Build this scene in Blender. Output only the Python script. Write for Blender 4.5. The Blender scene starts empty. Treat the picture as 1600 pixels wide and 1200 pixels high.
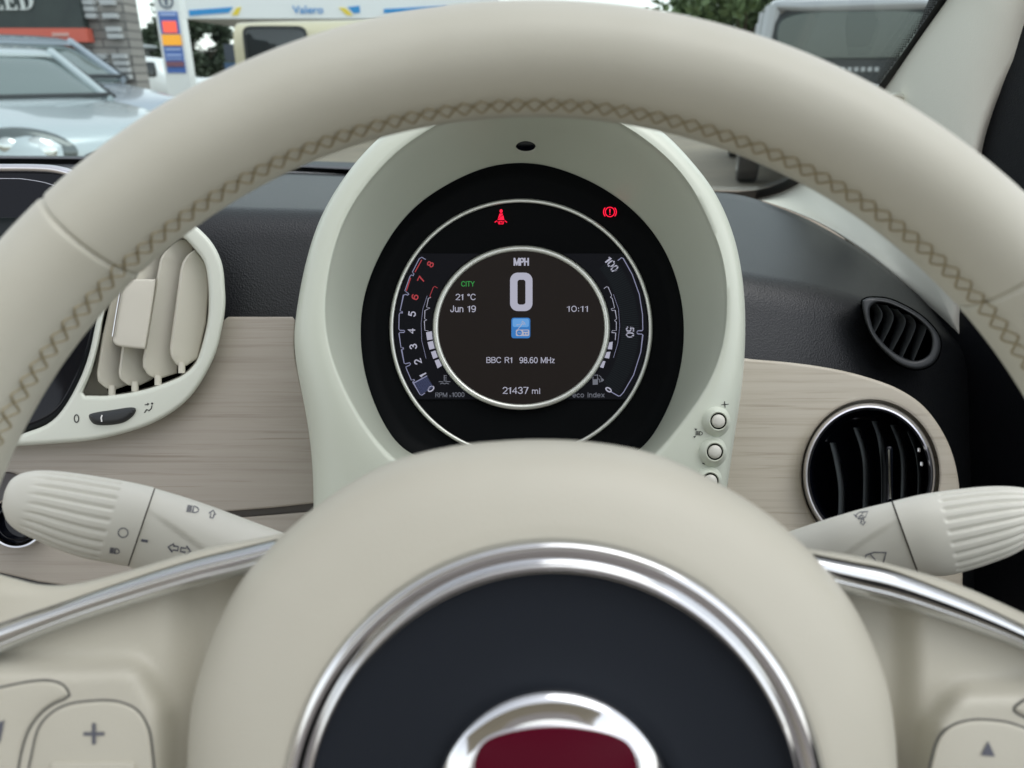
import bpy, bmesh, math, random
from mathutils import Vector, Matrix, geometry
from mathutils.bvhtree import BVHTree
random.seed(7)
R = math.radians
sc = bpy.context.scene
col = sc.collection

# ------------------------------------------------------------------ camera, sky, sun, exposure
FPX = 1200.0                       # focal length in pixels of the 1600x1200 photograph
PITCH = R(22)
CT, ST = math.cos(PITCH), math.sin(PITCH)
EYE = Vector((0.0, 0.0, 1.15))
FW, UP, RT = Vector((0, CT, -ST)), Vector((0, ST, CT)), Vector((1, 0, 0))

cam_data = bpy.data.cameras.new('camera')
cam = bpy.data.objects.new('camera', cam_data)
col.objects.link(cam)
cam.location = EYE
cam.rotation_euler = (math.pi / 2 - PITCH, 0, 0)
cam_data.sensor_width = 36.0
cam_data.lens = 36.0 * FPX / 1600.0
cam_data.clip_start = 0.01
cam_data.clip_end = 2000
cam_data.dof.use_dof = True
cam_data.dof.focus_distance = 0.43
cam_data.dof.aperture_fstop = cam_data.lens / 2.2
sc.camera = cam

SUN_EL, SUN_AZ = R(66), R(118)     # azimuth measured from straight ahead (+Y), towards +X
world = bpy.data.worlds.new('World')
sc.world = world
world.use_nodes = True
wn, wl = world.node_tree.nodes, world.node_tree.links
bg = wn['Background']
sky = wn.new('ShaderNodeTexSky')
sky.sky_type = 'NISHITA'
sky.sun_disc = False
sky.sun_elevation = SUN_EL
sky.sun_rotation = SUN_AZ
sky.air_density = 1.0
sky.dust_density = 0.8
hs = wn.new('ShaderNodeHueSaturation')
hs.inputs['Saturation'].default_value = 0.22      # an overcast, whitish sky
wl.new(sky.outputs[0], hs.inputs['Color'])
wl.new(hs.outputs[0], bg.inputs[0])
bg.inputs[1].default_value = 0.15
sun_d = bpy.data.lights.new('sun', 'SUN')
sun = bpy.data.objects.new('sun', sun_d)
col.objects.link(sun)
sun_d.energy = 0.65
sun_d.angle = R(45)
sun_d.color = (1.0, 0.99, 0.965)
sdir = Vector((math.sin(SUN_AZ) * math.cos(SUN_EL), math.cos(SUN_AZ) * math.cos(SUN_EL), math.sin(SUN_EL)))
sun.rotation_euler = sdir.to_track_quat('Z', 'Y').to_euler()
sun.location = (0, 0, 30)
vs = sc.view_settings
vs.view_transform = 'Standard'
vs.look = 'None'
vs.gamma = 1
vs.use_curve_mapping = False
vs.exposure = 0.92

# ------------------------------------------------------------------ geometry helpers
def W(px, py, z):
    """the place at depth z (metres along the view) that the photograph shows at pixel px, py"""
    return EYE + RT * ((px - 800) / FPX * z) + UP * ((600 - py) / FPX * z) + FW * z

def wd(x, y, z):
    return Vector((x, y, z))

def ground_at(px, dist):
    return (px - 800) / FPX * dist / CT, dist

def spl(pts, n, closed=False, k=12):
    """Catmull-Rom through pts, resampled to n points by arc length"""
    pts = [Vector(p) for p in pts]
    m = len(pts)
    dense = []
    segs = m if closed else m - 1
    for i in range(segs):
        if closed:
            p0, p1, p2, p3 = pts[(i - 1) % m], pts[i], pts[(i + 1) % m], pts[(i + 2) % m]
        else:
            p1, p2 = pts[i], pts[i + 1]
            p0 = pts[i - 1] if i else p1 * 2 - p2
            p3 = pts[i + 2] if i + 2 < m else p2 * 2 - p1
        for j in range(k):
            t = j / k
            dense.append(0.5 * ((2 * p1) + (p2 - p0) * t + (2 * p0 - 5 * p1 + 4 * p2 - p3) * t * t
                                + (3 * p1 - p0 - 3 * p2 + p3) * t ** 3))
    dense.append(pts[0].copy() if closed else pts[-1].copy())
    return resample(dense, n, closed)

def resample(dense, n, closed=False):
    dense = [Vector(p) for p in dense]
    L = [0.0]
    for a, b in zip(dense, dense[1:]):
        L.append(L[-1] + (b - a).length)
    out, j = [], 0
    for i in range(n):
        s = L[-1] * i / (n if closed else n - 1)
        while j < len(L) - 2 and L[j + 1] < s:
            j += 1
        d = L[j + 1] - L[j]
        out.append(dense[j].lerp(dense[j + 1], (s - L[j]) / d if d > 1e-12 else 0))
    return out

def inset(pts, d):
    """closed 2-D outline moved inwards by d pixels"""
    n = len(pts)
    area = sum(pts[i][0] * pts[(i + 1) % n][1] - pts[(i + 1) % n][0] * pts[i][1] for i in range(n))
    s = 1 if area > 0 else -1
    out = []
    for i in range(n):
        a, b, c = Vector(pts[i - 1]), Vector(pts[i]), Vector(pts[(i + 1) % n])
        t1, t2 = (b - a).normalized(), (c - b).normalized()
        n1, n2 = Vector((-t1.y, t1.x)) * s, Vector((-t2.y, t2.x)) * s
        h = n1 + n2
        if h.length < 1e-6:
            h = n1
        h.normalize()
        out.append(b + h * (d / max(0.5, h.dot(n1))))
    return out

def ell(cx, cy, rx, ry, n=96, a0=0.0):
    return [Vector((cx + rx * math.cos(a0 + 2 * math.pi * i / n), cy + ry * math.sin(a0 + 2 * math.pi * i / n))) for i in range(n)]

def rrect(x0, y0, x1, y1, r, k=5):
    out = []
    for cx, cy, a in ((x1 - r, y1 - r, 0), (x0 + r, y1 - r, 90), (x0 + r, y0 + r, 180), (x1 - r, y0 + r, 270)):
        for i in range(k + 1):
            t = R(a + 90 * i / k)
            out.append(Vector((cx + r * math.cos(t), cy + r * math.sin(t))))
    return out

class MB:
    """collects vertices (world coordinates) and faces for ONE mesh object"""
    def __init__(self):
        self.v, self.f = [], []
    def add(self, vs, fs):
        b = len(self.v)
        self.v += [Vector(p) for p in vs]
        self.f += [tuple(b + i for i in f) for f in fs]
        return self
    def loft(self, rings, closed=True, cap0=False, cap1=False, wrap=False):
        n = len(rings[0])
        vs = [p for r in rings for p in r]
        fs = []
        m = len(rings)
        for i in range(m if wrap else m - 1):
            for j in range(n if closed else n - 1):
                a, b = i * n + j, i * n + (j + 1) % n
                i2 = (i + 1) % m
                c, d = i2 * n + (j + 1) % n, i2 * n + j
                fs.append((a, b, c, d))
        if cap0:
            fs.append(tuple(reversed(range(n))))
        if cap1:
            fs.append(tuple(range((m - 1) * n, m * n)))
        return self.add(vs, fs)
    def box(self, a, b):
        x0, y0, z0 = a
        x1, y1, z1 = b
        return self.add([(x0, y0, z0), (x1, y0, z0), (x1, y1, z0), (x0, y1, z0), (x0, y0, z1), (x1, y0, z1), (x1, y1, z1), (x0, y1, z1)],
                        [(0, 3, 2, 1), (4, 5, 6, 7), (0, 1, 5, 4), (1, 2, 6, 5), (2, 3, 7, 6), (3, 0, 4, 7)])
    def tube(self, path, r, n=8, closed=False):
        rings = []
        m = len(path)
        for i, p in enumerate(path):
            p = Vector(p)
            a = Vector(path[(i - 1) % m]) if (closed or i) else p
            b = Vector(path[(i + 1) % m]) if (closed or i < m - 1) else p
            t = (b - a).normalized()
            u = t.cross(FW)
            if u.length < 1e-3:
                u = t.cross(UP)
            u.normalize()
            w = u.cross(t)
            rr = r(i / max(1, m - 1)) if callable(r) else r
            rings.append([p + u * (rr * math.cos(2 * math.pi * k / n)) + w * (rr * math.sin(2 * math.pi * k / n)) for k in range(n)])
        return self.loft(rings, True, not closed, not closed, wrap=closed)
    def flat(self, outer, holes, z):
        """flat sheet at depth z filling the pixel outline, with holes"""
        vs, es = [], []
        for ring in [outer] + holes:
            b = len(vs)
            vs += [Vector((p[0], p[1])) for p in ring]
            es += [(b + i, b + (i + 1) % len(ring)) for i in range(len(ring))]
        ov, _, of, *_ = geometry.delaunay_2d_cdt(vs, es, [], 0, 1e-4)
        def inside(p, poly):
            c = False
            for i in range(len(poly)):
                a, b = poly[i - 1], poly[i]
                if (a[1] > p.y) != (b[1] > p.y) and p.x < (b[0] - a[0]) * (p.y - a[1]) / (b[1] - a[1]) + a[0]:
                    c = not c
            return c
        fs = []
        for f in of:
            c = (ov[f[0]] + ov[f[1]] + ov[f[2]]) / 3
            if inside(c, outer) and not any(inside(c, h) for h in holes):
                fs.append(tuple(f))
        return self.add([W(p.x, p.y, z) for p in ov], fs)
    def plate(self, out, z, thick, bev=0.001, seg=4, holes=(), crown=0.0):
        """a board with the pixel outline at depth z, its rounded front edge bev wide, running back by thick"""
        out = [Vector((p[0], p[1])) for p in out]
        pxr = bev / z * FPX
        rings = [[W(p.x, p.y, z + thick) for p in out]]
        for i in range(seg + 1):
            a = math.pi / 2 * i / seg
            ring = inset(out, pxr * (1 - math.cos(a)))
            rings.append([W(p.x, p.y, z + bev * (1 - math.sin(a))) for p in ring])
        self.loft(rings)
        inner = inset(out, pxr)
        hs = []
        for h in holes:
            h = [Vector((p[0], p[1])) for p in h]
            hr = [[W(p.x, p.y, z + thick) for p in h]]
            for i in range(seg + 1):
                a = math.pi / 2 * i / seg
                hr.append([W(p.x, p.y, z + bev * (1 - math.sin(a))) for p in inset(h, -pxr * (1 - math.cos(a)))])
            self.loft(hr)
            hs.append(inset(h, -pxr))
        return self.flat(inner, hs, z)
    def ribbon(self, pts, w, z, closed=False):
        """flat stroke w pixels wide"""
        pts = [Vector((p[0], p[1])) for p in pts]
        n = len(pts)
        L, Rr = [], []
        for i in range(n):
            a = pts[i - 1] if (closed or i) else pts[i]
            b = pts[(i + 1) % n] if (closed or i < n - 1) else pts[i]
            t = (b - a)
            t = t.normalized() if t.length > 1e-9 else Vector((1, 0))
            nn = Vector((-t.y, t.x)) * (w / 2)
            if (closed or 0 < i < n - 1) and (pts[i] - a).length > 1e-9:
                nn = nn / max(.55, (pts[i] - a).normalized().dot(t))
            L.append(pts[i] + nn)
            Rr.append(pts[i] - nn)
        zz = z if callable(z) else (lambda p: W(p.x, p.y, z))
        self.loft([[zz(p) for p in L], [zz(p) for p in Rr]], closed)
        return self
    def poly(self, pts, z):
        zz = z if callable(z) else (lambda p: W(p.x, p.y, z))
        return self.add([zz(Vector((p[0], p[1]))) for p in pts], [tuple(range(len(pts)))])
    def build(self, name, mat, parent=None, sharp=38, flatshade=False):
        """links the collected mesh as one object; a part is built in its thing's coordinates"""
        root = parent
        while root is not None and root.parent is not None:
            root = root.parent
        if root is not None:
            org = root.location.copy()
        else:
            org = Vector((sum(p.x for p in self.v) / len(self.v), sum(p.y for p in self.v) / len(self.v), min(p.z for p in self.v)))
        me = bpy.data.meshes.new(name)
        me.from_pydata([tuple(p - org) for p in self.v], [], self.f)
        bm = bmesh.new()
        bm.from_mesh(me)
        bmesh.ops.remove_doubles(bm, verts=bm.verts, dist=1e-6)
        bmesh.ops.recalc_face_normals(bm, faces=bm.faces)
        bm.to_mesh(me)
        bm.free()
        if not flatshade:
            me.shade_smooth()
            me.set_sharp_from_angle(angle=R(sharp))
        if mat:
            me.materials.append(mat)
        o = bpy.data.objects.new(name, me)
        col.objects.link(o)
        if parent is not None:
            o.parent = parent
        else:
            o.location = org
        return o

def tag(o, label=None, cat=None, group=None, kind=None):
    if label: o['label'] = label
    if cat: o['category'] = cat
    if group: o['group'] = group
    if kind: o['kind'] = kind
    return o

def thing(name, loc, label, cat, group=None):
    o = bpy.data.objects.new(name, None)
    o.empty_display_size = 0.05
    col.objects.link(o)
    o.location = loc
    return tag(o, label, cat, group)

def bvh_of(*objs):
    vs, fs = [], []
    for o in objs:
        root = o
        while root.parent is not None:
            root = root.parent
        b = len(vs)
        vs += [v.co + root.location if o.parent is not None else v.co + o.location for v in o.data.vertices]
        fs += [tuple(b + i for i in p.vertices) for p in o.data.polygons]
    return BVHTree.FromPolygons(vs, fs)

def onto(bvh, off=0.0003, fallback=0.4):
    """maps a pixel to the point of that surface it shows, lifted a hair towards the viewer"""
    def f(p):
        d = (W(p[0], p[1], 1.0) - EYE)
        hit = bvh.ray_cast(EYE, d.normalized())
        if hit[0] is None:
            return W(p[0], p[1], fallback)
        return hit[0] - d.normalized() * off
    return f

def text_tris(body, bold=0.0):
    cu = bpy.data.curves.new('lettering', 'FONT')
    cu.body = body
    cu.size = 1.0
    cu.offset = bold
    cu.resolution_u = 6
    cu.align_x = 'CENTER'
    cu.align_y = 'BOTTOM_BASELINE'
    to = bpy.data.objects.new('lettering', cu)
    col.objects.link(to)
    dg = bpy.context.evaluated_depsgraph_get()
    dg.update()
    me = bpy.data.meshes.new_from_object(to.evaluated_get(dg))
    vs = [v.co.copy() for v in me.vertices]
    fs = [tuple(p.vertices) for p in me.polygons]
    bpy.data.objects.remove(to)
    bpy.data.curves.remove(cu)
    bpy.data.meshes.remove(me)
    return vs, fs

def A_(cx, cy, rx, ry, a0, a1, n=9):
    return [(cx + rx * math.cos(R(a0 + (a1 - a0) * i / n)), cy + ry * math.sin(R(a0 + (a1 - a0) * i / n))) for i in range(n + 1)]
# plain sans letters as pen strokes: (width, strokes), capital height 1
GLYPH = {
    '0': (.56, [A_(.28, .5, .28, .5, 0, 360, 20)]),
    '1': (.34, [[(.02, .78), (.24, .98), (.24, 0)]]),
    '2': (.56, [A_(.28, .72, .27, .28, 165, -35, 10) + [(.02, 0), (.56, 0)]]),
    '3': (.56, [A_(.27, .76, .24, .24, 160, -90, 10), A_(.27, .26, .28, .26, 90, -160, 10)]),
    '4': (.58, [[(.44, 0), (.44, .98), (0, .28), (.58, .28)]]),
    '5': (.56, [[(.50, 1), (.12, 1), (.06, .52)] + A_(.28, .32, .28, .32, 125, -150, 12)]),
    '6': (.56, [[(.47, .93)] + A_(.33, .62, .31, .38, 80, 180, 8) + A_(.28, .31, .27, .31, 180, 540, 18)]),
    '7': (.54, [[(0, 1), (.54, 1), (.20, 0)]]),
    '8': (.56, [A_(.28, .76, .23, .24, 0, 360, 16), A_(.28, .26, .28, .26, 0, 360, 16)]),
    '9': (.56, [[(.10, .07)] + A_(.23, .38, .31, .38, -100, 0, 8) + A_(.28, .69, .27, .31, 0, 360, 18)]),
    ':': (.12, [[(.06, .06), (.06, .16)], [(.06, .56), (.06, .66)]]),
    '.': (.12, [[(.06, 0), (.06, .10)]]),
    '\u00b0': (.26, [A_(.13, .86, .13, .13, 0, 360, 12)]),
    'B': (.60, [[(.02, 0), (.02, 1), (.34, 1)] + A_(.34, .76, .22, .24, 90, -90, 8) + [(.02, .52)], [(.34, .52)] + A_(.34, .26, .26, .26, 90, -90, 8) + [(.02, 0)]]),
    'C': (.68, [A_(.36, .5, .36, .5, 40, 320, 18)]),
    'F': (.5, [[(.02, 0), (.02, 1), (.5, 1)], [(.02, .52), (.44, .52)]]),
    'H': (.64, [[(.02, 0), (.02, 1)], [(.62, 0), (.62, 1)], [(.02, .52), (.62, .52)]]),
    'I': (.08, [[(.04, 0), (.04, 1)]]),
    'J': (.46, [[(.42, 1), (.42, .28)] + A_(.22, .26, .20, .26, 0, -180, 8)]),
    'M': (.86, [[(.02, 0), (.02, 1)], [(.06, .96), (.43, .06)], [(.80, .96), (.43, .06)], [(.84, 1), (.84, 0)]]),
    'P': (.58, [[(.02, 0), (.02, 1), (.34, 1)] + A_(.34, .74, .24, .26, 90, -90, 8) + [(.02, .48)]]),
    'R': (.62, [[(.02, 0), (.02, 1), (.36, 1)] + A_(.36, .75, .23, .25, 90, -90, 8) + [(.02, .5)], [(.36, .5), (.60, 0)]]),
    'T': (.58, [[(0, 1), (.58, 1)], [(.29, 1), (.29, 0)]]),
    'Y': (.60, [[(0, 1), (.30, .46), (.60, 1)], [(.30, .46), (.30, 0)]]),
    'O': (.78, [A_(.39, .5, .38, .5, 0, 360, 24)]),
    'I_': (.1, []),
    'c': (.46, [A_(.25, .36, .25, .36, 45, 315, 14)]),
    'd': (.50, [A_(.24, .36, .23, .36, 0, 360, 16), [(.48, 0), (.48, 1)]]),
    'e': (.50, [[(.02, .38), (.49, .38)] + A_(.25, .36, .24, .36, 5, 315, 14)]),
    'i': (.08, [[(.04, 0), (.04, .72)], [(.04, .90), (.04, 1)]]),
    'm': (.74, [[(.02, 0), (.02, .72)], [(.02, .5)] + A_(.20, .50, .17, .21, 160, 0, 8) + [(.37, 0)], [(.37, .5)] + A_(.55, .50, .17, .21, 160, 0, 8) + [(.72, 0)]]),
    'n': (.46, [[(.02, 0), (.02, .72)], [(.02, .48)] + A_(.23, .48, .21, .23, 160, 0, 8) + [(.44, 0)]]),
    'o': (.50, [A_(.25, .36, .24, .36, 0, 360, 18)]),
    'u': (.46, [[(.44, 0), (.44, .72)], [(.02, .72), (.02, .24)] + A_(.22, .24, .20, .24, 180, 350, 8)]),
    'x': (.46, [[(.02, 0), (.44, .72)], [(.44, 0), (.02, .72)]]),
    'z': (.44, [[(.02, .71), (.42, .71), (.02, .01), (.43, .01)]]),
    ' ': (.28, []),
}
def text_into(mb, body, px, py, w, h, z, rot=0.0, bold=0.0):
    """lettering centred on px, py, w by h pixels, turned by rot degrees clockwise in the picture"""
    x, strokes = 0.0, []
    for ch in body:
        gw, st = GLYPH[ch]
        strokes += [[(x + a, b) for a, b in q] for q in st]
        x += gw + .19
    tot = x - .19
    wt = h * (.125 + bold * 4)
    x0, x1 = min(p[0] for q in strokes for p in q), max(p[0] for q in strokes for p in q)
    y0, y1 = min(p[1] for q in strokes for p in q), max(p[1] for q in strokes for p in q)
    iw, ih = max(w - wt, w * .05), h - wt
    c, s_ = math.cos(R(rot)), math.sin(R(rot))
    for k, q in enumerate(strokes):
        out = []
        for a, b in q:
            u = ((a - x0) / max(1e-6, x1 - x0) - .5) * iw
            v = -((b - y0) / max(1e-6, y1 - y0) - .5) * ih
            out.append(Vector((px + u * c - v * s_, py + u * s_ + v * c)))
        # square ends run on by half the pen width
        if (out[0] - out[-1]).length > 1e-3:
            out[0] = out[0] + (out[0] - out[1]).normalized() * wt * .45
            out[-1] = out[-1] + (out[-1] - out[-2]).normalized() * wt * .45
        mb.ribbon(out, wt, z if callable(z) else z - k * 3e-6)
    return mb

# ------------------------------------------------------------------ materials
def s2l(c):
    return tuple(((v / 255) / 12.92 if v / 255 <= .04045 else ((v / 255 + .055) / 1.055) ** 2.4) for v in c)

def mat(name, base, rough=0.5, metal=0.0, spec=0.5, emit=None, estr=0.0, coat=0.0, bump=None, var=None, bumpkind='noise'):
    m = bpy.data.materials.new(name)
    m.use_nodes = True
    nt = m.node_tree
    b = nt.nodes['Principled BSDF']
    b.inputs['Base Color'].default_value = (*base, 1)
    b.inputs['Roughness'].default_value = rough
    b.inputs['Metallic'].default_value = metal
    b.inputs['Specular IOR Level'].default_value = spec
    b.inputs['Coat Weight'].default_value = coat
    if emit:
        b.inputs['Emission Color'].default_value = (*emit, 1)
        b.inputs['Emission Strength'].default_value = estr
    tc = None
    if bump or var:
        tc = nt.nodes.new('ShaderNodeTexCoord')
    if bump:                               # (scale per metre, strength, distance)
        if bumpkind == 'voronoi':
            t = nt.nodes.new('ShaderNodeTexVoronoi')
            t.feature = 'F1'
            out = t.outputs['Distance']
        else:
            t = nt.nodes.new('ShaderNodeTexNoise')
            t.inputs['Detail'].default_value = 3
            out = t.outputs['Fac']
        t.inputs['Scale'].default_value = bump[0]
        nt.links.new(tc.outputs['Object'], t.inputs['Vector'])
        bn = nt.nodes.new('ShaderNodeBump')
        bn.inputs['Strength'].default_value = bump[1]
        bn.inputs['Distance'].default_value = bump[2]
        nt.links.new(out, bn.inputs['Height'])
        nt.links.new(bn.outputs[0], b.inputs['Normal'])
    if var:                                # (scale, other colour, amount): soft blotches of the thing's own colour
        t = nt.nodes.new('ShaderNodeTexNoise')
        t.inputs['Scale'].default_value = var[0]
        t.inputs['Detail'].default_value = 5
        nt.links.new(tc.outputs['Object'], t.inputs['Vector'])
        rp = nt.nodes.new('ShaderNodeValToRGB')
        rp.color_ramp.elements[0].position = .3
        rp.color_ramp.elements[0].color = (*base, 1)
        rp.color_ramp.elements[1].position = .3 + .5 / max(.2, var[2])
        rp.color_ramp.elements[1].color = (*var[1], 1)
        nt.links.new(t.outputs['Fac'], rp.inputs['Fac'])
        nt.links.new(rp.outputs[0], b.inputs['Base Color'])
    return m

def wood_mat(name, ca, cb, cc):
    m = bpy.data.materials.new(name)
    m.use_nodes = True
    nt = m.node_tree
    b = nt.nodes['Principled BSDF']
    b.inputs['Roughness'].default_value = 0.42
    tc = nt.nodes.new('ShaderNodeTexCoord')
    mp = nt.nodes.new('ShaderNodeMapping')
    mp.inputs['Scale'].default_value = (5, 90, 230)
    nt.links.new(tc.outputs['Object'], mp.inputs['Vector'])
    n1 = nt.nodes.new('ShaderNodeTexNoise')
    n1.inputs['Scale'].default_value = 1.0
    n1.inputs['Detail'].default_value = 6
    n1.inputs['Roughness'].default_value = .62
    n1.inputs['Distortion'].default_value = .35
    nt.links.new(mp.outputs[0], n1.inputs['Vector'])
    rp = nt.nodes.new('ShaderNodeValToRGB')
    e = rp.color_ramp.elements
    e[0].position, e[0].color = .30, (*cc, 1)
    e[1].position, e[1].color = .68, (*ca, 1)
    k = e.new(.46)
    k.color = (*cb, 1)
    nt.links.new(n1.outputs['Fac'], rp.inputs['Fac'])
    mp2 = nt.nodes.new('ShaderNodeMapping')
    mp2.inputs['Scale'].default_value = (14, 120, 560)
    nt.links.new(tc.outputs['Object'], mp2.inputs['Vector'])
    n2 = nt.nodes.new('ShaderNodeTexNoise')
    n2.inputs['Detail'].default_value = 3
    n2.inputs['Scale'].default_value = 1.0
    nt.links.new(mp2.outputs[0], n2.inputs['Vector'])
    r2 = nt.nodes.new('ShaderNodeValToRGB')
    r2.color_ramp.elements[0].position, r2.color_ramp.elements[0].color = .26, (.70, .66, .62, 1)
    r2.color_ramp.elements[1].position, r2.color_ramp.elements[1].color = .40, (1, 1, 1, 1)
    nt.links.new(n2.outputs['Fac'], r2.inputs['Fac'])
    mx = nt.nodes.new('ShaderNodeMix')
    mx.data_type = 'RGBA'
    mx.blend_type = 'MULTIPLY'
    mx.inputs[0].default_value = 0.8
    nt.links.new(rp.outputs[0], mx.inputs[6])
    nt.links.new(r2.outputs[0], mx.inputs[7])
    nt.links.new(mx.outputs[2], b.inputs['Base Color'])
    bn = nt.nodes.new('ShaderNodeBump')
    bn.inputs['Strength'].default_value = .15
    bn.inputs['Distance'].default_value = .0005
    nt.links.new(n2.outputs['Fac'], bn.inputs['Height'])
    nt.links.new(bn.outputs[0], b.inputs['Normal'])
    return m

def glass_mat(name, tint=(0.9, 0.97, 0.95), refl=0.06):
    m = bpy.data.materials.new(name)
    m.use_nodes = True
    nt = m.node_tree
    out = nt.nodes['Material Output']
    nt.nodes.remove(nt.nodes['Principled BSDF'])
    tr = nt.nodes.new('ShaderNodeBsdfTransparent')
    tr.inputs[0].default_value = (*tint, 1)
    gl = nt.nodes.new('ShaderNodeBsdfGlossy')
    gl.inputs['Roughness'].default_value = 0.0
    mix = nt.nodes.new('ShaderNodeMixShader')
    mix.inputs[0].default_value = refl
    nt.links.new(tr.outputs[0], mix.inputs[1])
    nt.links.new(gl.outputs[0], mix.inputs[2])
    nt.links.new(mix.outputs[0], out.inputs['Surface'])
    return m

M = {}
M['leather'] = mat('ivory_leather', (.54, .532, .45), .46, bump=(1500, .16, .0003), spec=.45, var=(45, (.505, .495, .412), .8))
M['seam'] = mat('stitch_groove', (.25, .22, .16), .7)
M['thread'] = mat('tan_thread', (.35, .30, .19), .75)
M['airbag'] = mat('ivory_soft_plastic', (.497, .480, .402), .48, bump=(1300, .25, .0003), spec=.42, var=(35, (.474, .457, .382), .8))
M['binnacle'] = mat('pale_mint_ivory_paint', (.60, .64, .54), .33, spec=.5)
M['surround'] = mat('pale_ivory_paint', (.62, .65, .57), .3, spec=.5)
M['stalk'] = mat('ivory_plastic', (.615, .61, .54), .42, bump=(4000, .05, .0001))
M['vane'] = mat('warm_ivory_plastic', (.57, .55, .47), .42)
M['pillar'] = mat('ivory_grained_plastic', (.79, .765, .675), .6, bump=(900, .22, .0005), bumpkind='voronoi')
M['pad'] = mat('charcoal_grained_plastic', (.0115, .0128, .0145), .44, spec=.5, bump=(800, .42, .0005), bumpkind='voronoi')
M['padfine'] = mat('charcoal_fine_plastic', (.022, .025, .027), .45, bump=(1800, .2, .0003))
M['black'] = mat('black_plastic', (.004, .005, .006), .45, spec=.3)
M['blackgrain'] = mat('black_grained_plastic', (.0035, .004, .006), .6, spec=.2, bump=(900, .4, .0005), bumpkind='voronoi')
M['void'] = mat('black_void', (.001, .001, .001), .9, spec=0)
M['gloss'] = mat('black_gloss', (.003, .004, .007), .08, spec=.28)
M['bezel'] = mat('cluster_black', (.0025, .0032, .0038), .5, spec=.06)
M['chrome'] = mat('chrome', (.74, .75, .76), .08, 1.0)
M['spokechrome'] = mat('dark_chrome', (.66, .675, .69), .09, 1.0)
M['satin'] = mat('satin_chrome', (.80, .80, .83), .28, 1.0)
M['ringmetal'] = mat('cluster_ring_metal', (.80, .82, .76), .38, .75)
M['navy'] = mat('navy_soft_plastic', (.0140, .0170, .0225), .6, spec=.12, bump=(3000, .05, .0001))
M['red'] = mat('dark_red_enamel', (.075, .0015, .011), .25, spec=.10)
M['print'] = mat('grey_print', (.10, .105, .13), .6)
M['printblack'] = mat('black_print', (.015, .015, .017), .6)
M['white'] = mat('white_print', (.8, .8, .78), .5)
M['groove'] = mat('button_gap', (.085, .085, .08), .7)
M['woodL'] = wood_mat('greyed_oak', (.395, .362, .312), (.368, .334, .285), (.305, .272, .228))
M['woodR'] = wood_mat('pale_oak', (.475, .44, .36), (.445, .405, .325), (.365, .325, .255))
M['shadeseam'] = mat('ledge_shade_and_joint', (.10, .09, .08), .6)  # dark tone for the ledge's painted shadow line and the stalk joints

def emit(name, c, s):
    return mat(name, (0.003, 0.003, 0.0035), .4, emit=c, estr=s, spec=.05)
M['scr_disc'] = emit('screen_disc_glow', (.9, .72, .62), .008)
M['scr_side'] = emit('screen_side_glow', (.55, .60, .80), .0045)
M['e_white'] = emit('screen_white', (.80, .80, .98), .27)
M['e_dim'] = emit('screen_dim_grey', (.72, .76, .90), .11)
M['e_line'] = emit('screen_line', (.62, .64, .95), .20)
M['e_blue'] = emit('screen_blue_bars', (.30, .36, .75), .12)
M['e_faint'] = emit('screen_faint_bars', (.35, .50, .55), .020)
M['e_red'] = emit('screen_red', (.80, .10, .12), .26)
M['e_green'] = emit('screen_green', (.07, .55, .12), .26)
M['e_tell'] = emit('telltale_red', (1.0, .012, .05), .75)
M['e_icon'] = emit('screen_icon_blue', (.06, .27, .72), .36)
M['e_icon_pale'] = emit('screen_icon_pale_blue', (.16, .42, .85), .42)
M['glass'] = glass_mat('windscreen_glass', (.93, .98, .965), .03)

# ------------------------------------------------------------------ ground and far setting
ground_mat = mat('worn_tarmac', (.20, .175, .14), .85, var=(1.2, (.29, .25, .19), 1.0), bump=(60, .4, .01))
g = MB().add([(-300, -60, 0), (300, -60, 0), (300, 600, 0), (-300, 600, 0)], [(0, 1, 2, 3)]).build('ground', ground_mat)
tag(g, kind='structure')

DASH_Z = 0.50
exec_parts = []

# ------------------------------------------------------------------ dashboard pad and wood panels
dash = thing('dashboard', W(800, 900, .60), 'charcoal grained dashboard with pale wood trim panels either side of the instrument hood', 'dashboard')
cols_def = [  # px: bottom front, edge, top back (pixel y, depth)
    (-260, (980, .52), (335, .55), (258, .93)),
    (100, (980, .505), (330, .54), (261, .95)),
    (340, (980, .503), (326, .535), (263, .97)),
    (530, (980, .503), (331, .535), (271, .98)),
    (800, (980, .505), (345, .54), (285, .99)),
    (1000, (980, .508), (385, .54), (294, 1.0)),
    (1160, (980, .515), (432, .54), (303, 1.0)),
    (1260, (980, .522), (449, .55), (340, .86)),
    (1350, (980, .535), (472, .565), (392, .76)),
    (1430, (980, .56), (505, .59), (456, .70)),
    (1500, (980, .60), (548, .625), (520, .68)),
    (1560, (980, .65), (600, .66), (570, .69)),
    (1640, (980, .70), (640, .70), (610, .73)),
]
xs = [c[0] for c in cols_def]
def col_at(x):
    ks = [i for i in range(len(xs) - 1) if xs[i] <= x <= xs[i + 1]][0]
    def cr(get):
        p = [get(cols_def[max(0, min(len(xs) - 1, ks + d))]) for d in (-1, 0, 1, 2)]
        t = (x - xs[ks]) / (xs[ks + 1] - xs[ks])
        return p[1] * (1 - t) + p[2] * t if True else 0
    return [(cr(lambda c: c[k][0]), cr(lambda c: c[k][1])) for k in (1, 2, 3)]
rings = []
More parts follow.
